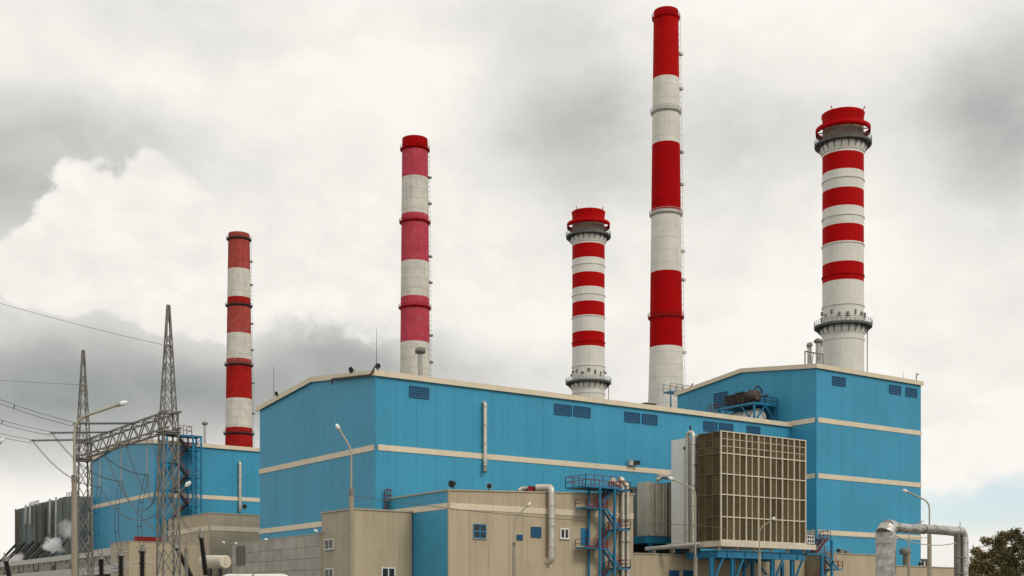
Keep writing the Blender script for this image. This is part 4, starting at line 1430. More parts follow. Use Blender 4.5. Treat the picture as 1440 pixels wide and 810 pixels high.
for k, (ya_, yb_, h_) in enumerate(((5.75, 8.1, 2.15), (8.15, 10.6, 1.95))):
    zz0, zz1 = rz + .45, rz + h_
    MB().prism([(xx - .55, ya_ + .35, zz0), (xx - 1.05, ya_, zz1), (xx + 1.05, ya_, zz1), (xx + .55, ya_ + .35, zz0)], (0, yb_ - ya_ - .35, 0)).build('trough', RUST, T)
    for q in range(4):
        y = ya_ + .4 + (yb_ - ya_ - .6) * q / 3
        MB().bar((xx - .62, y, zz0), (xx - 1.12, y, zz1), .1).build('rib', DARK, T)
    MB().bar((xx - 1.1, ya_, zz1), (xx - 1.1, yb_, zz1), .14).build('rim', DARK, T)
    for y in (ya_ + .6, yb_ - .4):
        MB().box(xx - .6, xx + .6, y - .1, y + .1, rz, zz0).build('saddle', DARK, T)
T = thing('roof_pipe_rack', (77.6, 7, rz), 'dark pipes and posts behind the rusty trough on the roof deck', 'pipe')
for k in range(5):
    y = 4.2 + k * 1.5
    h_ = 1.6 + .5 * ((k * 7) % 3)
    MB().bar((77.4, y, rz), (77.4, y, rz + h_), .14).build('post', DARK if k % 2 else STEEL_BLUE, T)
MB().tube([(77.4, 3.4, rz + 1.5), (77.4, 10.6, rz + 1.6)], .16, 8).build('pipe_run', DARK, T)
MB().tube([(77.2, 6.2, rz + 1.5), (77.2, 6.2, rz + 2.6), (76.2, 6.6, rz + 2.7)], .13, 8).build('branch', DARK, T)
MB().box(77.6, 78.8, 9.2, 10.8, rz, rz + 1.9).build('valve_box', STEEL_BLUE, T)
T = thing('roof_air_handler', (76.8, 7, ZE), 'off white tank under the blue roof deck', 'tank')
MB().tube([(76.4, 4.0, ZE + 1.5), (76.4, 4.3, ZE + 1.5), (76.4, 10.2, ZE + 1.5), (76.4, 10.5, ZE + 1.5)], [1.2, 1.6, 1.6, 1.2], 24).build('shell', WHITE, T)
for y in (5, 7.2, 9.6):
    MB().tube([(76.4, y - .08, ZE + 1.5), (76.4, y + .08, ZE + 1.5)], 1.65, 24).build('band', GALV, T)

# ---- stair head left of the boiler house
SH = thing('roof_stair_head', (75, 34, ZE), 'blue stair head with railing left of the boiler house roof', 'staircase')
sh0, sh1 = on_y(938, 552, 31), on_y(964, 552, 31)
zsh = on_y(950, 552, 31).z
MB().box(sh0.x, sh1.x, 30, 32, zsh - .25, zsh).build('deck', STEEL_BLUE, SH)
for x in (sh0.x + .2, sh1.x - .3, (sh0.x + sh1.x) / 2):
    MB().bar((x, 30.2, ZE + .2), (x, 30.2, zsh - .25), .2).build('post', STEEL_BLUE, SH)
MB().bar((sh0.x + .2, 30.1, ZE + .3), (sh1.x - 1.5, 30.1, zsh - .3), .15).build('brace', STEEL_BLUE, SH)
rail(MB(), [(sh0.x, 30, zsh), (sh1.x, 30, zsh), (sh1.x, 32, zsh), (sh0.x, 32, zsh)], h=1.4, w=.08).build('railing', GALV, SH)
MB().tube([(sh1.x - .6, 30, zsh + .2), (sh1.x + 1.0, 30, zsh + 1.9)], .12, 6).build('stair_rail', RAIL_RED, SH)
T = thing('roof_hatch', (72, 20, ZE + 1), 'small dark hatch on the hall roof edge near the tallest chimney', 'hatch')
q = on_y(913, 566, 1.2)
MB().box(q.x - 1, q.x + 1, .8, 2.0, ZE, ZE + .75).build('hatch_box', DARK, T)
MB().box(q.x - 1.1, q.x + 1.1, .7, 2.1, ZE + .76, ZE + .85).build('lid', GALV, T)


# ------------------------------------------------------------------ steel gantry
GXc, G0, G1 = -42.3, -38.4, -14.4
GT = thing('line_gantry', (GXc, (G0 + G1) / 2, 0), 'lattice steel line gantry with two peaked masts and a truss beam', 'gantry')
ZB0, ZB1 = 17.5, 18.9


def mast(cx, cy, ztop):
    def hw(z):
        if z <= 19:
            return .80 - (.80 - .62) * z / 19
        return .54 - (.54 - .09) * (z - 19) / (ztop - 19)

    def P(z, k):
        s = [(-1, -1), (1, -1), (1, 1), (-1, 1)][k % 4]
        h = hw(z)
        return Vector((cx + s[0] * h, cy + s[1] * h, z))
    for k in range(4):
        MB().bar(P(0, k), P(19, k), .13).build('leg', GALV, GT)
        MB().bar(P(19.01, k), P(ztop, k), .10).build('leg', GALV, GT)
    zs = [2.4 * i for i in range(8)] + [19.0]
    for za, zb in zip(zs[:-1], zs[1:]):
        for k in range(4):
            MB().bar(P(za, k), P(zb, k + 1), .065).build('brace', GALV, GT)
            MB().bar(P(za, k + 1), P(zb, k), .065).build('brace', GALV, GT)
    zs = [19.0 + (ztop - 19) * t for t in (0, .17, .33, .48, .62, .78, 1.0)]
    for i, (za, zb) in enumerate(zip(zs[:-1], zs[1:])):
        for k in range(4):
            MB().bar(P(za + .01, k), P(zb, k + 1), .05).build('brace', GALV, GT)
            if i < 4:
                MB().bar(P(za + .01, k + 1), P(zb, k), .05).build('brace', GALV, GT)
    for z, w in ((17.1, .12), (19.0, .12), (zs[4], .12)):
        for k in range(4):
            MB().bar(P(z, k), P(z, k + 1), w).build('collar', GALV, GT)
    h = hw(17.1)
    MB().box(cx - h - .2, cx + h + .2, cy - h - .2, cy + h + .2, 17.2, 17.32).build('work_platform', GALV, GT)
    return zs[4]


zsh0 = mast(GXc, G0, 28.3)
zsh1 = mast(GXc, G1, 28.4)
bw_ = .55
for sx in (-bw_, bw_):
    for z in (ZB0, ZB1):
        MB().bar((GXc + sx, G0 - 1.6, z), (GXc + sx, G1 + 1.4, z), .14).build('beam_chord', GALV, GT)
nb = 16
L_ = (G1 - G0) / nb
for i in range(nb):
    ya, yb = G0 + i * L_, G0 + (i + 1) * L_
    for sx in (-bw_, bw_):
        za, zb = (ZB0, ZB1) if i % 2 == 0 else (ZB1, ZB0)
        MB().bar((GXc + sx, ya, za), (GXc + sx, yb, zb), .085).build('beam_brace', GALV, GT)
    s = 1 if i % 2 else -1
    for z in (ZB0, ZB1):
        MB().bar((GXc - s * bw_, ya, z), (GXc + s * bw_, yb, z), .07).build('beam_brace', GALV, GT)
# stub plates on the truss where strings fasten
phase_y = [on_x(px, 600, GXc).y for px in (199, 163, 133)]


def insulator(p, q, lab, r=.10, m=GLASSG, n=None):
    p, q = Vector(p), Vector(q)
    T = thing('insulator_string', p, lab, 'insulator', 'insulator strings on the gantry')
    n = n or int((q - p).length / .17)
    pts, rs = [], []
    d = (q - p)
    for i in range(n):
        for t, rr in ((.0, .03), (.3, .03), (.35, r), (.6, r * .9), (.65, .03)):
            pts.append(p + d * ((i + t) / n))
            rs.append(rr)
    pts.append(q)
    rs.append(.03)
    MB().tube(pts, rs, 8).build('disc_stack', m, T)
    MB().tube([q - d.normalized() * .1, q + d.normalized() * .15], .06, 6).build('end_fitting', GALV, T)
    return T


def wires(lists, lab, r=.024, spacers=0, m=None):
    T = thing('conductor', lists[0][0], lab, 'power line', 'overhead conductors')
    for pl in lists:
        MB().tube(pl, r, 5).build('strand', m or WIRE, T)
    if spacers and len(lists) == 2:
        for t in range(spacers):
            i = int(len(lists[0]) * (t + 1) / (spacers + 1))
            MB().bar(lists[0][i], lists[1][i], .06).build('spacer', DARK, T)
    return T


ords = ['near', 'middle', 'far']
for k, y in enumerate(phase_y):
    b = Vector((GXc - .6, y, ZB1 - .1))
    e1 = b + Vector((-5.4, 0, -.5))
    for s, wd in ((-.3, 'nearer'), (.3, 'farther')):
        insulator(b + Vector((0, s, 0)), e1 + Vector((0, s, 0)), f'{wd} dark tension insulator string of the {ords[k]} phase, left of the gantry beam')
    far = on_y(-70, (534, 566, 587)[k], y)
    wires([sag(e1 + Vector((0, s, dz_)), far + Vector((0, s, dz_)), .3, 20) for s, dz_ in ((-.18, .06), (.18, -.22))], f'twin line conductor of the {ords[k]} phase running off to the left edge', spacers=1)
    # tension strings on the right side, and jumpers down
    h0 = Vector((GXc + .5, y, ZB0))
    h1 = h0 + Vector((0, 0, -3.3))
    insulator(h0, h1, f'hanging insulator string under the {ords[k]} part of the gantry beam', r=.1, m=GALV_LT)
    j0 = e1
    mid = e1.lerp(h1, .5) + Vector((0, 0, -2.2))
    wires([[j0.lerp(mid, t) * (1 - t) + mid.lerp(h1, t) * t + Vector((0, s, 0)) for t in [i / 14 for i in range(15)]] for s in (-.16, .16)], f'jumper loop of the {ords[k]} phase under the gantry beam', spacers=1)

for k, (y_, p1_, sg, lab) in enumerate([
    (phase_y[2] - 1.5, Vector((GXc + .7, G0 + .8, 8.4)), 2.0, 'lowest slack wire from the far beam end to the near mast'),
    (phase_y[1] - 1.4, Vector((GXc + .7, G0 + .8, 11.2)), 2.2, 'slack wire from the middle of the beam to the near mast'),
    (phase_y[0] - 1.2, Vector((GXc + .7, G0 + .8, 12.6)), 1.3, 'short slack wire just left of the near mast'),
]):
    p0_ = Vector((GXc + .55, y_, ZB0 - .1))
    wires([sag(p0_ + Vector((0, s_, 0)), p1_ + Vector((0, s_ * .4, s_ * .8)), sg, 16) for s_ in (-.17, .17)], lab, spacers=1)

# shield wires
for (yy, zz_, lab, rise) in ((G0, zsh0, 'thin shield wire from the near mast to the upper left edge', 9.0), (G1, zsh1, 'thin shield wire from the far mast to the left edge', 1.9)):
    p0 = Vector((GXc - .4, yy, zz_))
    wires([sag(p0, p0 + Vector((-45, 0, rise)), 1.2, 20)], lab, r=.018)

# surge arresters below the strings
arrest = []
for k, (px, pyt, nm) in enumerate(((200, 768, 'right'), (170, 775, 'middle'), (142.5, 780, 'left'))):
    p = at(px, pyt, 122 + 6 * k)
    T = thing('surge_arrester', (p.x, p.y, 0), f'{nm} black post insulator with cross bars below the gantry', 'insulator', 'post insulators below the gantry')
    MB().box(p.x - .25, p.x + .25, p.y - .25, p.y + .25, 0, 2.6).build('pedestal', POLE_C, T)
    pts, rs = [], []
    n = 20
    for i in range(n):
        for t, rr in ((0, .2), (.4, .2), (.5, .34), (.8, .3), (.9, .2)):
            pts.append((p.x, p.y, 2.6 + (p.z - .5 - 2.6) * (i + t) / n))
            rs.append(rr)
    MB().tube(pts, rs, 10).build('porcelain', BLACK, T)
    MB().lathe(p.x, p.y, [(.36, p.z - .5), (.36, p.z - .3), (.14, p.z - .2), (.14, p.z + .1)], 10).build('top_cap', GALV, T)
    for zz_, w in ((p.z - .1, .7), (p.z - .55, .45), (p.z - 1.65, 1.05)):
        MB().tube([(p.x - w * CT, p.y + w * ST, zz_), (p.x + w * CT, p.y - w * ST, zz_)], .07, 6).build('cross_bar', GALV_LT, T)
    for s in (-1, 1):
        MB().tube([(p.x + s * 1.0 * CT, p.y - s * 1.0 * ST, p.z - 1.65), (p.x + s * .15, p.y, p.z - .45)], .035, 5).build('stay', GALV_LT, T)
    arrest.append(p)
for k, y in enumerate(phase_y):
    h1 = Vector((GXc + .5, y, ZB0 - 3.3))
    tgt = arrest[k]
    mid = h1.lerp(tgt, .55) + Vector((-.9, 0, -.4))
    wires([[(h1.lerp(mid, t) * (1 - t) + mid.lerp(tgt, t) * t) + Vector((s, -s, 0)) for t in [i / 12 for i in range(13)]] for s in (-.14, .14)], f'dropper wires from the {ords[k]} hanging insulator down to its post', spacers=2)
    # slack spans on towards the transformer
    tr = Vector((GXc - .7, G0 + .75, 13.4 - 1.6 * k))
    wires([sag(h1 + Vector((0, s, 0)), tr + Vector((0, s, 0)), 2.3 - .3 * k, 16) for s in (-.16, .16)], f'slack wire from the {ords[k]} hanging insulator towards the near mast', spacers=1)


# ------------------------------------------------------------------ transformers with bushings
def bushing(T, a, b, r, capl=.55, m=BLACK):
    a, b = Vector(a), Vector(b)
    d = (b - a)
    L = d.length
    u = d / L
    n = int(L / .11)
    pts, rs = [], []
    for i in range(n):
        for t, rr in ((0, .72), (.35, .74), (.55, 1.0), (.75, .9), (.85, .72)):
            pts.append(a + d * ((i + t) / n))
            rs.append(r * rr * (1.05 - .15 * i / n))
    bo = MB().tube(pts, rs, 12).build('bushing', m, T)
    MB().tube([b, b + u * capl * .8, b + u * capl], [r * 1.15, r * 1.15, r * .6], 12).build('cap', GALV, bo)
    MB().tube([b + u * capl, b + u * (capl + .4)], .05, 6).build('terminal', GALV, bo)
    return b + u * (capl + .35)


TR = thing('transformer', at(285, HOR, 130) - Vector((0, 0, KZ)), 'transformer with a cream conservator tank and tilted black bushings', 'transformer', 'power transformers')
c = at(285, 810, 131)
MB().box(c.x - 4, c.x + 4, c.y - 2, c.y + 2.2, .3, 4.9).build('tank', GALV_LT, TR)
for i in range(8):
    x = c.x - 3.6 + i * 1.0
    MB().box(x, x + .5, c.y - 2.9, c.y - 2.02, .8, 4.5).build('radiator', GALV, TR)
e0, e1 = at(317, 790.5, 128), at(286, 790, 131.5)
ax = (e1 - e0).normalized()
MB().tube([e0 - ax * .08, e0, e0 + ax * .05, e1 - ax * .1, e1], [.55, .66, .69, .69, .55], 28).build('conservator', FRAME, TR)
MB().tube([e0 - ax * .14, e0 - ax * .07], .22, 16).build('hatch_plate', FRAME, TR)
for t in (.25, .7):
    q = e0.lerp(e1, t)
    MB().box(q.x - .12, q.x + .12, q.y - .25, q.y + .25, 4.9, q.z - .6).build('bracket', DARK, TR)
bt = bushing(TR, at(289.5, 809, 126.5), at(283, 757, 126.5), .30, .6)
bt2 = bushing(TR, at(269, 812, 127), at(249.5, 772, 127.5), .27, .5)
g0 = at(262.5, 812, 124)
MB().tube([(g0.x, g0.y, 4), at(261.5, 771, 124)], .17, 10).build('vent_post', GALV, TR)
MB().tube([at(261.5, 771, 124), at(261.6, 762, 124), at(262.6, 761.5, 124)], .04, 6).build('whip', GALV, TR)
wires([sag(Vector((GXc + .7, G0 - .7, 10.4)), bt, .8, 12), sag(Vector((GXc + .7, G0 - .7, 10.1)), bt + Vector((0, 0, -.05)), .9, 12)], 'short slack leads from the near mast to the black bushing tip')
TR2 = thing('transformer', at(360, HOR, 118) - Vector((0, 0, KZ)), 'transformer with a long white conservator along the bottom edge', 'transformer', 'power transformers')
e0, e1 = at(313, 814, 118), at(406, 814, 117)
ax = (e1 - e0).normalized()
MB().tube([e0, e0 + ax * .12, e0 + ax * .5, e1 - ax * .5, e1 - ax * .12, e1], [.18, .34, .46, .46, .34, .18], 24).build('conservator', WHITE, TR2)
q = e0.lerp(e1, .48)
MB().tube([q - ax * .05, q + ax * .05], .49, 24).build('strap', DARK, TR2)
MB().box(q.x - 3.5, q.x + 3, q.y - 1.8, q.y + 2, .2, 3.8).build('tank', GALV_LT, TR2)
for t in (.2, .8):
    q = e0.lerp(e1, t)
    MB().box(q.x - .12, q.x + .12, q.y - .2, q.y + .2, 3.8, q.z - .35).build('bracket', DARK, TR2)
TR3 = thing('transformer', at(12, HOR, 120) - Vector((0, 0, KZ)), 'transformer with one black bushing at the lower left corner', 'transformer', 'power transformers')
q = at(16, 830, 120)
MB().box(q.x - 3, q.x + 3, q.y - 2, q.y + 2, .2, 3.9).build('tank', GALV_LT, TR3)
bushing(TR3, at(14, 815, 119), at(8.5, 790, 119), .28, .5)

# ------------------------------------------------------------------ street lamps
def lamp_post(px, Y, py_bend, head, py_conc, lab, rc=.17, rs=.07, hs=1.0, tip=None, cap=True):
    b = at(px, HOR, Y)
    T = thing('lamp_post', (b.x, b.y, 0), lab, 'street lamp', 'street lamps')
    zc = KZ + (HOR - py_conc) / FPX * Y
    zb = KZ + (HOR - py_bend) / FPX * Y
    MB().tube([(b.x, b.y, 0), (b.x, b.y, zc)], [rc * 1.25, rc], 14).build('concrete_pole', POLE_C, T)
    MB().tube([(b.x, b.y, zc), (b.x, b.y, zc + .3)], rc * 1.12, 14).build('collar', GALV, T)
    h = at(head[0], head[1], Y)
    d = (h - Vector((b.x, b.y, zb)))
    c = Vector((b.x, b.y, zb))
    ln = min(.9, d.length * .35)
    MB().tube([(b.x, b.y, zc + .3), (b.x, b.y, zb - ln)] + arc(c + Vector((0, 0, .05)), c - Vector((0, 0, ln)), c + d.normalized() * ln, 6)[1:] + [h], rs, 10).build('arm', POLE_S, T)
    u = d.normalized()
    hd = MB().tube([h - u * .15 * hs, h + u * .1 * hs, h + u * .35 * hs], [.08 * hs, .13 * hs, .15 * hs], 12).build('lamp_head', POLE_S, T)
    MB().tube([h + u * .35 * hs, h + u * .5 * hs, h + u * .72 * hs, h + u * .86 * hs], [.15 * hs, .19 * hs, .15 * hs, .04 * hs], 12).build('lamp_glass', LAMP_G, hd)
    return T


lamp_post(104.5, 55, 590, (163, 570.5), 678, 'street lamp with a long arm left of the near gantry mast', .115, .06, .62)
lamp_post(494, 60, 632, (479, 607), 697, 'street lamp in front of the small beige block', .115, .045, .5)
lamp_post(723, 100, 729, (740, 713), 768, 'street lamp before the beige wing, left of the duct', .13, .05, .6)
lamp_post(978, 80, 689, (950, 676), 790, 'street lamp in front of the cream transition duct', .12, .05, .6)
lamp_post(1068, 115, 744, (1084, 732), 778, 'street lamp before the brown filter house', .13, .05, .6)
lamp_post(1307, 88, 706, (1279, 693), 749, 'tall street lamp seen through the silver pipe arch', .14, .055, .6)
lamp_post(1278, 118, 745, (1293, 735), 780, 'smaller street lamp inside the silver pipe arch', .13, .05, .55)
lamp_post(-14, 75, 640, (-3, 626), 742, 'street lamp whose head peeks in at the left edge', .14, .06, .65)

# small twin lamp above the concrete annex and wall lamps
q = at(322.5, 777, 170)
T = thing('twin_lamp', (q.x, q.y, 5), 'small twin headed lamp at the left end of the concrete annex', 'lamp')
MB().tube([(q.x, q.y, 5), at(322.5, 766, 170)], .1, 8).build('stem', GALV, T)
for px, py in ((315.5, 763.2), (331, 764.2)):
    h = at(px, py, 170)
    t0 = at(322.5, 766.5, 170)
    MB().tube([t0, h], .05, 6).build('arm', GALV, T)
    u = (h - t0).normalized()
    MB().tube([h - u * .1, h + u * .12, h + u * .3], [.08, .14, .07], 8).build('lamp_head', LAMP_G, T)


def bracket_lamp(px0, py0, px1, py1, Y, lab, s=1.0):
    a, b = at(px0, py0, Y), at(px1, py1, Y)
    T = thing('bracket_lamp', a, lab, 'lamp', 'bracket lamps')
    MB().tube([a, b], .05 * s, 6).build('arm', GALV, T)
    u = (b - a).normalized()
    MB().tube([b - u * .1 * s, b + u * .2 * s, b + u * .5 * s], [.1 * s, .22 * s, .12 * s], 10).build('lamp_head', LAMP_G, T)
    return T


bracket_lamp(452, 751, 446, 747.5, 162, 'bracket lamp at the right end of the concrete annex', .9)
bracket_lamp(250, 694, 262, 683, 109, 'bracket lamp on the near gantry mast')
bracket_lamp(382, 760, 376, 759, 172, 'small bracket lamp on the concrete annex roof edge', .8)
q = at(453.3, 770, 161)
o = MB().bar((q.x, q.y, 0), (q.x, q.y, q.z + 1.7), .3).build('downspout', POLE_C, None)
MB().box(q.x - .25, q.x + .25, q.y - .25, q.y + .25, q.z + 1.7, q.z + 2.0).build('hopper', GALV, o)
tag(o, 'drain post where the concrete annex meets the small beige block', 'drainpipe')

# cables between lamp posts
a = at(494, 697, 60)
b = at(723, 745, 100)
b = at(978, 738, 80)
wires([sag(a, b, .32, 24)], 'thin cable from the lamp by the small block to the lamp by the duct', r=.016)
c = at(1307, 756, 88)
wires([sag(b, c, .35, 24)], 'thin cable between the two right street lamps', r=.016)

# ------------------------------------------------------------------ silver pipe arch
PYd = 45.0
PA = thing('insulated_pipe_arch', at(1245, HOR, PYd) - Vector((0, 0, KZ)), 'silver insulated pipe arch standing at the lower right', 'pipe')
pl = at(1245.5, 745, PYd)
pr_y = pl.y
pr = on_y(1353, 752, pl.y)
r1 = .33
zt = at(1245, 741, PYd).z
hb = zt - .02


def dented(pts, rad, n, amp, seed, name, m=FOIL):
    """foil jacket: a tube whose skin is dented and slightly out of round"""
    rnd = random.Random(seed)
    mb = MB().tube(pts, rad, n, smooth=False)
    for i, v in enumerate(mb.v[:len(pts) * n]):
        k = i // n
        a, b = pts[max(k - 1, 0)], pts[min(k + 1, len(pts) - 1)]
        ax_ = (Vector(b) - Vector(a)).normalized()
        d = v - Vector(pts[k])
        d -= ax_ * d.dot(ax_)
        mb.v[i] = v + d.normalized() * rnd.uniform(-amp, amp * .7)
    return mb.build(name, m, PA)


def line(a, b, n):
    return [Vector(a).lerp(Vector(b), i / n) for i in range(n + 1)]


dented(line((pl.x, pl.y, 0), (pl.x, pl.y, 2.35), 8), r1 * .98, 22, .012, 1, 'foil_sheet')
dented(line((pl.x, pl.y, 2.28), (pl.x - .01, pl.y, 3.35), 5), r1 * 1.02, 22, .014, 2, 'foil_sheet')
dented(line((pl.x - .01, pl.y, 3.28), (pl.x + .01, pl.y, zt - .5), 4), [r1 * 1.03, r1 * 1.0, r1 * 1.02, r1 * 1.05, r1 * 1.1], 22, .014, 3, 'foil_sheet')
# mitred elbow of three gores
g_ = [Vector((pl.x + .01, pl.y, zt - .54)), Vector((pl.x + .0, pl.y, zt - .22)), Vector((pl.x + .14, pl.y, zt - .02)), Vector((pl.x + .46, pl.y, zt + .03))]
for k, (ra, rb) in enumerate(((1.13, 1.06), (1.05, .92), (.90, .62))):
    dd = (g_[k + 1] - g_[k]).normalized() * .03
    dented([g_[k] - dd, g_[k].lerp(g_[k + 1], .5), g_[k + 1] + dd], [r1 * ra, r1 * (ra + rb) / 2, r1 * rb], 22, .012, 10 + k, 'elbow_gore')
zh = zt + .0
rr = .17
xs_ = [pl.x + .3, pl.x + .62, pl.x + 1.35, pl.x + 2.15, pl.x + 2.8, pr.x - .22]
for k in range(5):
    a_, b_ = xs_[k], xs_[k + 1]
    f_ = (1.12, 1.0, 1.03, .98, 1.02)[k]
    dented([(a_ - .02 + (b_ - a_ + .05) * i / 4, pl.y, zh + .012 * math.sin(k * 2 + i * .9)) for i in range(5)], rr * f_, 18, .011, 20 + k, 'foil_sheet')
q_ = [Vector((pr.x - .26, pl.y, zh)), Vector((pr.x - .05, pl.y, zh - .02)), Vector((pr.x + .08, pl.y, zh - .16)), Vector((pr.x + .1, pl.y, zh - .45))]
for k in range(3):
    dd = (q_[k + 1] - q_[k]).normalized() * .03
    dented([q_[k] - dd, q_[k].lerp(q_[k + 1], .5), q_[k + 1] + dd], rr * (1.08, 1.05, 1.02)[k], 18, .01, 40 + k, 'elbow_gore')
dented(line((pr.x + .1, pl.y, zh - .42), (pr.x + .1, pl.y, 2.2), 6), rr * 1.0, 18, .01, 50, 'foil_sheet')
dented(line((pr.x + .1, pl.y, 2.25), (pr.x + .1, pl.y, 0), 6), rr * 1.04, 18, .01, 51, 'foil_sheet')
dented(line((pr.x - .33, pl.y - .02, zh - .1), (pr.x - .33, pl.y - .02, 0), 8), .12, 12, .004, 52, 'downpipe', GALV)
MB().bar((pr.x - .13, pl.y - .1, zh - .1), (pr.x - .13, pl.y - .1, 0), .1).build('support_post', GALV, PA)
MB().bar((pl.x + .47, pl.y, 0), (pl.x + .47, pl.y, zt - .1), .09).build('support_post', RUST, PA)
for x in (xs_[1], xs_[3]):
    MB().tube([(x - .015, pl.y, zh + .005), (x + .015, pl.y, zh + .005)], rr * 1.12, 18).build('strap', GALV, PA)
for z in (1.3, 1.9, 2.5, 3.1, 3.7):
    MB().box(pr.x - .47, pr.x + .02, pl.y - .17, pl.y - .12, z, z + .04).build('rung', GALV, PA)
MB().tube([(pr.x - .2, pl.y - .05, zh + .15), (pr.x - .2, pl.y - .05, zh + .36)], .012, 5).build('wire_end', DARK, PA)
T = thing('slack_cable', (pl.x + .5, pl.y, zt - .6), 'slack pale cable hanging inside the silver pipe arch', 'cable')
a = Vector((pl.x + .5, pl.y - .05, at(1260, 753, PYd).z))
b = Vector((pr.x - .35, pl.y - .05, at(1342, 758, PYd).z))
MB().tube(sag(a, b, .2, 16), .018, 6).build('strand', GALV_LT, T)
MB().tube([b, b + Vector((.15, 0, -.12))], .03, 6).build('clip', RUST, T)


# ------------------------------------------------------------------ trees
def tree(px, Y, pyt, rad, lab, m, nleaf, seed):
    rnd = random.Random(seed)
    b = at(px, HOR, Y)
    ztop = KZ + (HOR - pyt) / FPX * Y
    T = thing('tree', (b.x, b.y, 0), lab, 'tree', 'trees at the right edge')
    trunk = MB()
    pts = [Vector((b.x + rnd.uniform(-.12, .12) * i, b.y + rnd.uniform(-.12, .12) * i, ztop * .93 * i / 7)) for i in range(8)]
    trunk.tube(pts, [.2 - .024 * i for i in range(8)], 8)
    trunk.build('trunk', BARK, T)
    tips = []
    limbs = MB()
    for i in range(30):
        t = .2 + .78 * (i + rnd.random()) / 30
        k = min(6, int(t * 7))
        base = pts[k].lerp(pts[k + 1], t * 7 - k)
        a = rnd.uniform(0, 2 * math.pi)
        ln = rad * (1.2 - .8 * t) * rnd.uniform(.55, 1.25)
        end = base + Vector((math.cos(a) * ln, math.sin(a) * ln, ln * rnd.uniform(.6, 1.3)))
        midp = base.lerp(end, .5) + Vector((0, 0, -.08 * ln))
        limbs.tube([base, midp, end], [.05 * (1.2 - t), .03 * (1.2 - t), .010], 5)
        tips += [(end, .16), (midp.lerp(end, .6), .22), (midp, .26)]
        for j in range(3):
            a2 = a + rnd.uniform(-1.2, 1.2)
            e2 = midp.lerp(end, rnd.uniform(0, .8)) + Vector((math.cos(a2), math.sin(a2), rnd.uniform(.2, 1.3))) * ln * .4
            limbs.tube([midp, e2], [.02, .007], 4)
            tips += [(e2, .13), (midp.lerp(e2, .6), .18)]
    limbs.build('limbs', BARK, T)
    tips.append((pts[-1] + Vector((0, 0, .1)), .15))
    cr = MB()
    for i in range(nleaf):
        c, s = tips[rnd.randrange(len(tips))]
        p = c + Vector((rnd.gauss(0, s), rnd.gauss(0, s), rnd.gauss(0, s * .75)))
        if p.z > ztop + .1:
            continue
        u = Vector((rnd.gauss(0, 1), rnd.gauss(0, 1), rnd.gauss(0, .6))).normalized()
        v = u.cross(Vector((rnd.gauss(0, 1), rnd.gauss(0, 1), rnd.gauss(0, 1)))).normalized()
        L = rnd.uniform(.06, .13)
        cr.v += [p - u * L, p + v * L * .5, p + u * L, p - v * L * .5]
        n0 = len(cr.v) - 4
        cr.f.append([n0, n0 + 1, n0 + 2, n0 + 3])
        cr.sm.append(False)
    cr.build('crown', m, T)
    return T


tree(1389, 88, 749, 1.35, 'pointed olive brown tree just right of the pipe arch', LEAF, 9000, 3)
tree(1431, 84, 742, 1.5, 'taller dark sparse tree at the right picture edge', LEAF_DK, 6500, 11)
tree(1410, 100, 770, 1.7, 'low dark tree between the two front trees', LEAF_DK, 8000, 5)
tree(1372, 96, 766, 1.0, 'small bushy tree touching the pipe arch', LEAF, 5000, 23)

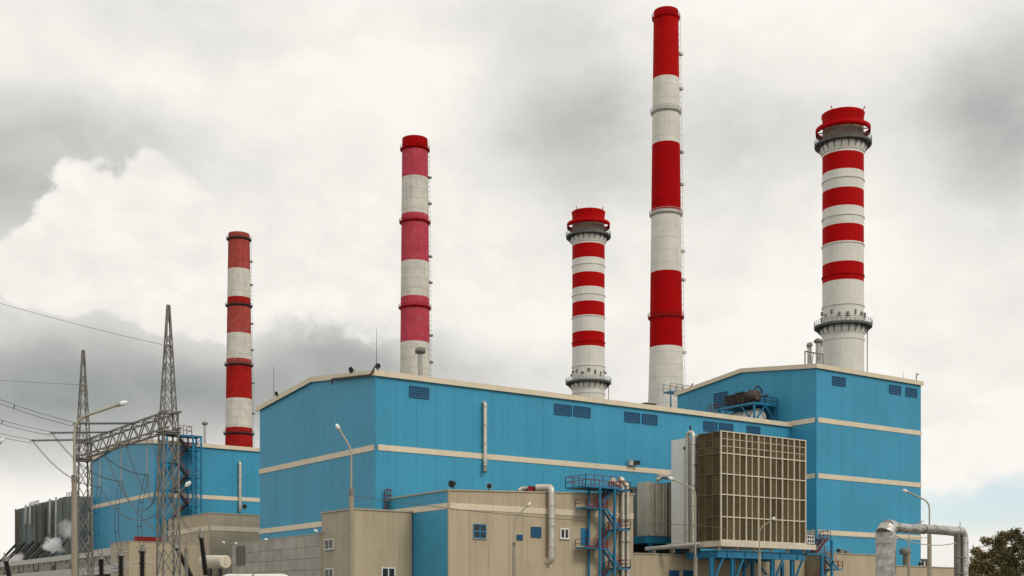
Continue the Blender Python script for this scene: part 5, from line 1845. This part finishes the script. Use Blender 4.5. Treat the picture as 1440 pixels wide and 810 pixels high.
# ------------------------------------------------------------------ steam
def steam(px, py, Y, sx, sz, lab, dens, seed):
    c = at(px, py, Y)
    o = MB()
    prof = [(max(.02, sx * math.sin(math.pi * i / 12)), c.z - sz * math.cos(math.pi * i / 12)) for i in range(13)]
    ob = o.lathe(c.x, c.y, prof, 24).build('steam', None, None)
    m = bpy.data.materials.new('steam_volume')
    m.use_nodes = True
    nt = m.node_tree
    nt.nodes.remove(nt.nodes['Principled BSDF'])
    out = nt.nodes['Material Output']
    pv = nt.nodes.new('ShaderNodeVolumePrincipled')
    pv.inputs['Color'].default_value = (.95, .95, .95, 1)
    pv.inputs['Anisotropy'].default_value = .2
    geo = nt.nodes.new('ShaderNodeNewGeometry')
    L = nt.links.new
    sub = nt.nodes.new('ShaderNodeVectorMath')
    sub.operation = 'SUBTRACT'
    L(geo.outputs['Position'], sub.inputs[0])
    sub.inputs[1].default_value = c
    dv = nt.nodes.new('ShaderNodeVectorMath')
    dv.operation = 'DIVIDE'
    L(sub.outputs[0], dv.inputs[0])
    dv.inputs[1].default_value = (sx, sx, sz)
    ln = nt.nodes.new('ShaderNodeVectorMath')
    ln.operation = 'LENGTH'
    L(dv.outputs[0], ln.inputs[0])
    nz = nt.nodes.new('ShaderNodeTexNoise')
    nz.inputs['Scale'].default_value = .55
    nz.inputs['Detail'].default_value = 4
    ad = nt.nodes.new('ShaderNodeVectorMath')
    ad.operation = 'ADD'
    L(geo.outputs['Position'], ad.inputs[0])
    ad.inputs[1].default_value = (seed, seed * 2, 0)
    L(ad.outputs[0], nz.inputs['Vector'])

    def mth(op, a, b):
        n = nt.nodes.new('ShaderNodeMath')
        n.operation = op
        for i, v in enumerate((a, b)):
            if isinstance(v, (int, float)):
                n.inputs[i].default_value = v
            else:
                L(v, n.inputs[i])
        return n.outputs[0]
    d = mth('SUBTRACT', mth('ADD', mth('MULTIPLY', nz.outputs['Fac'], 1.9), -.35), mth('MULTIPLY', ln.outputs['Value'], 1.05))
    d = mth('MULTIPLY', mth('MAXIMUM', d, 0.0), dens)
    L(d, pv.inputs['Density'])
    L(pv.outputs[0], out.inputs['Volume'])
    ob.data.materials.append(m)
    tag(ob, lab, 'steam', 'steam puffs', 'stuff')


steam(73, 766, 248, 3.1, 2.6, 'white steam puff before the ribbed grey hall', 6.0, 3)
steam(96, 744, 246, 3.0, 3.2, 'thin steam cloud by the concrete lamp pole', .9, 8)
steam(24, 786, 275, 3.2, 2.2, 'pale steam puff at the lower left', 3.0, 14)
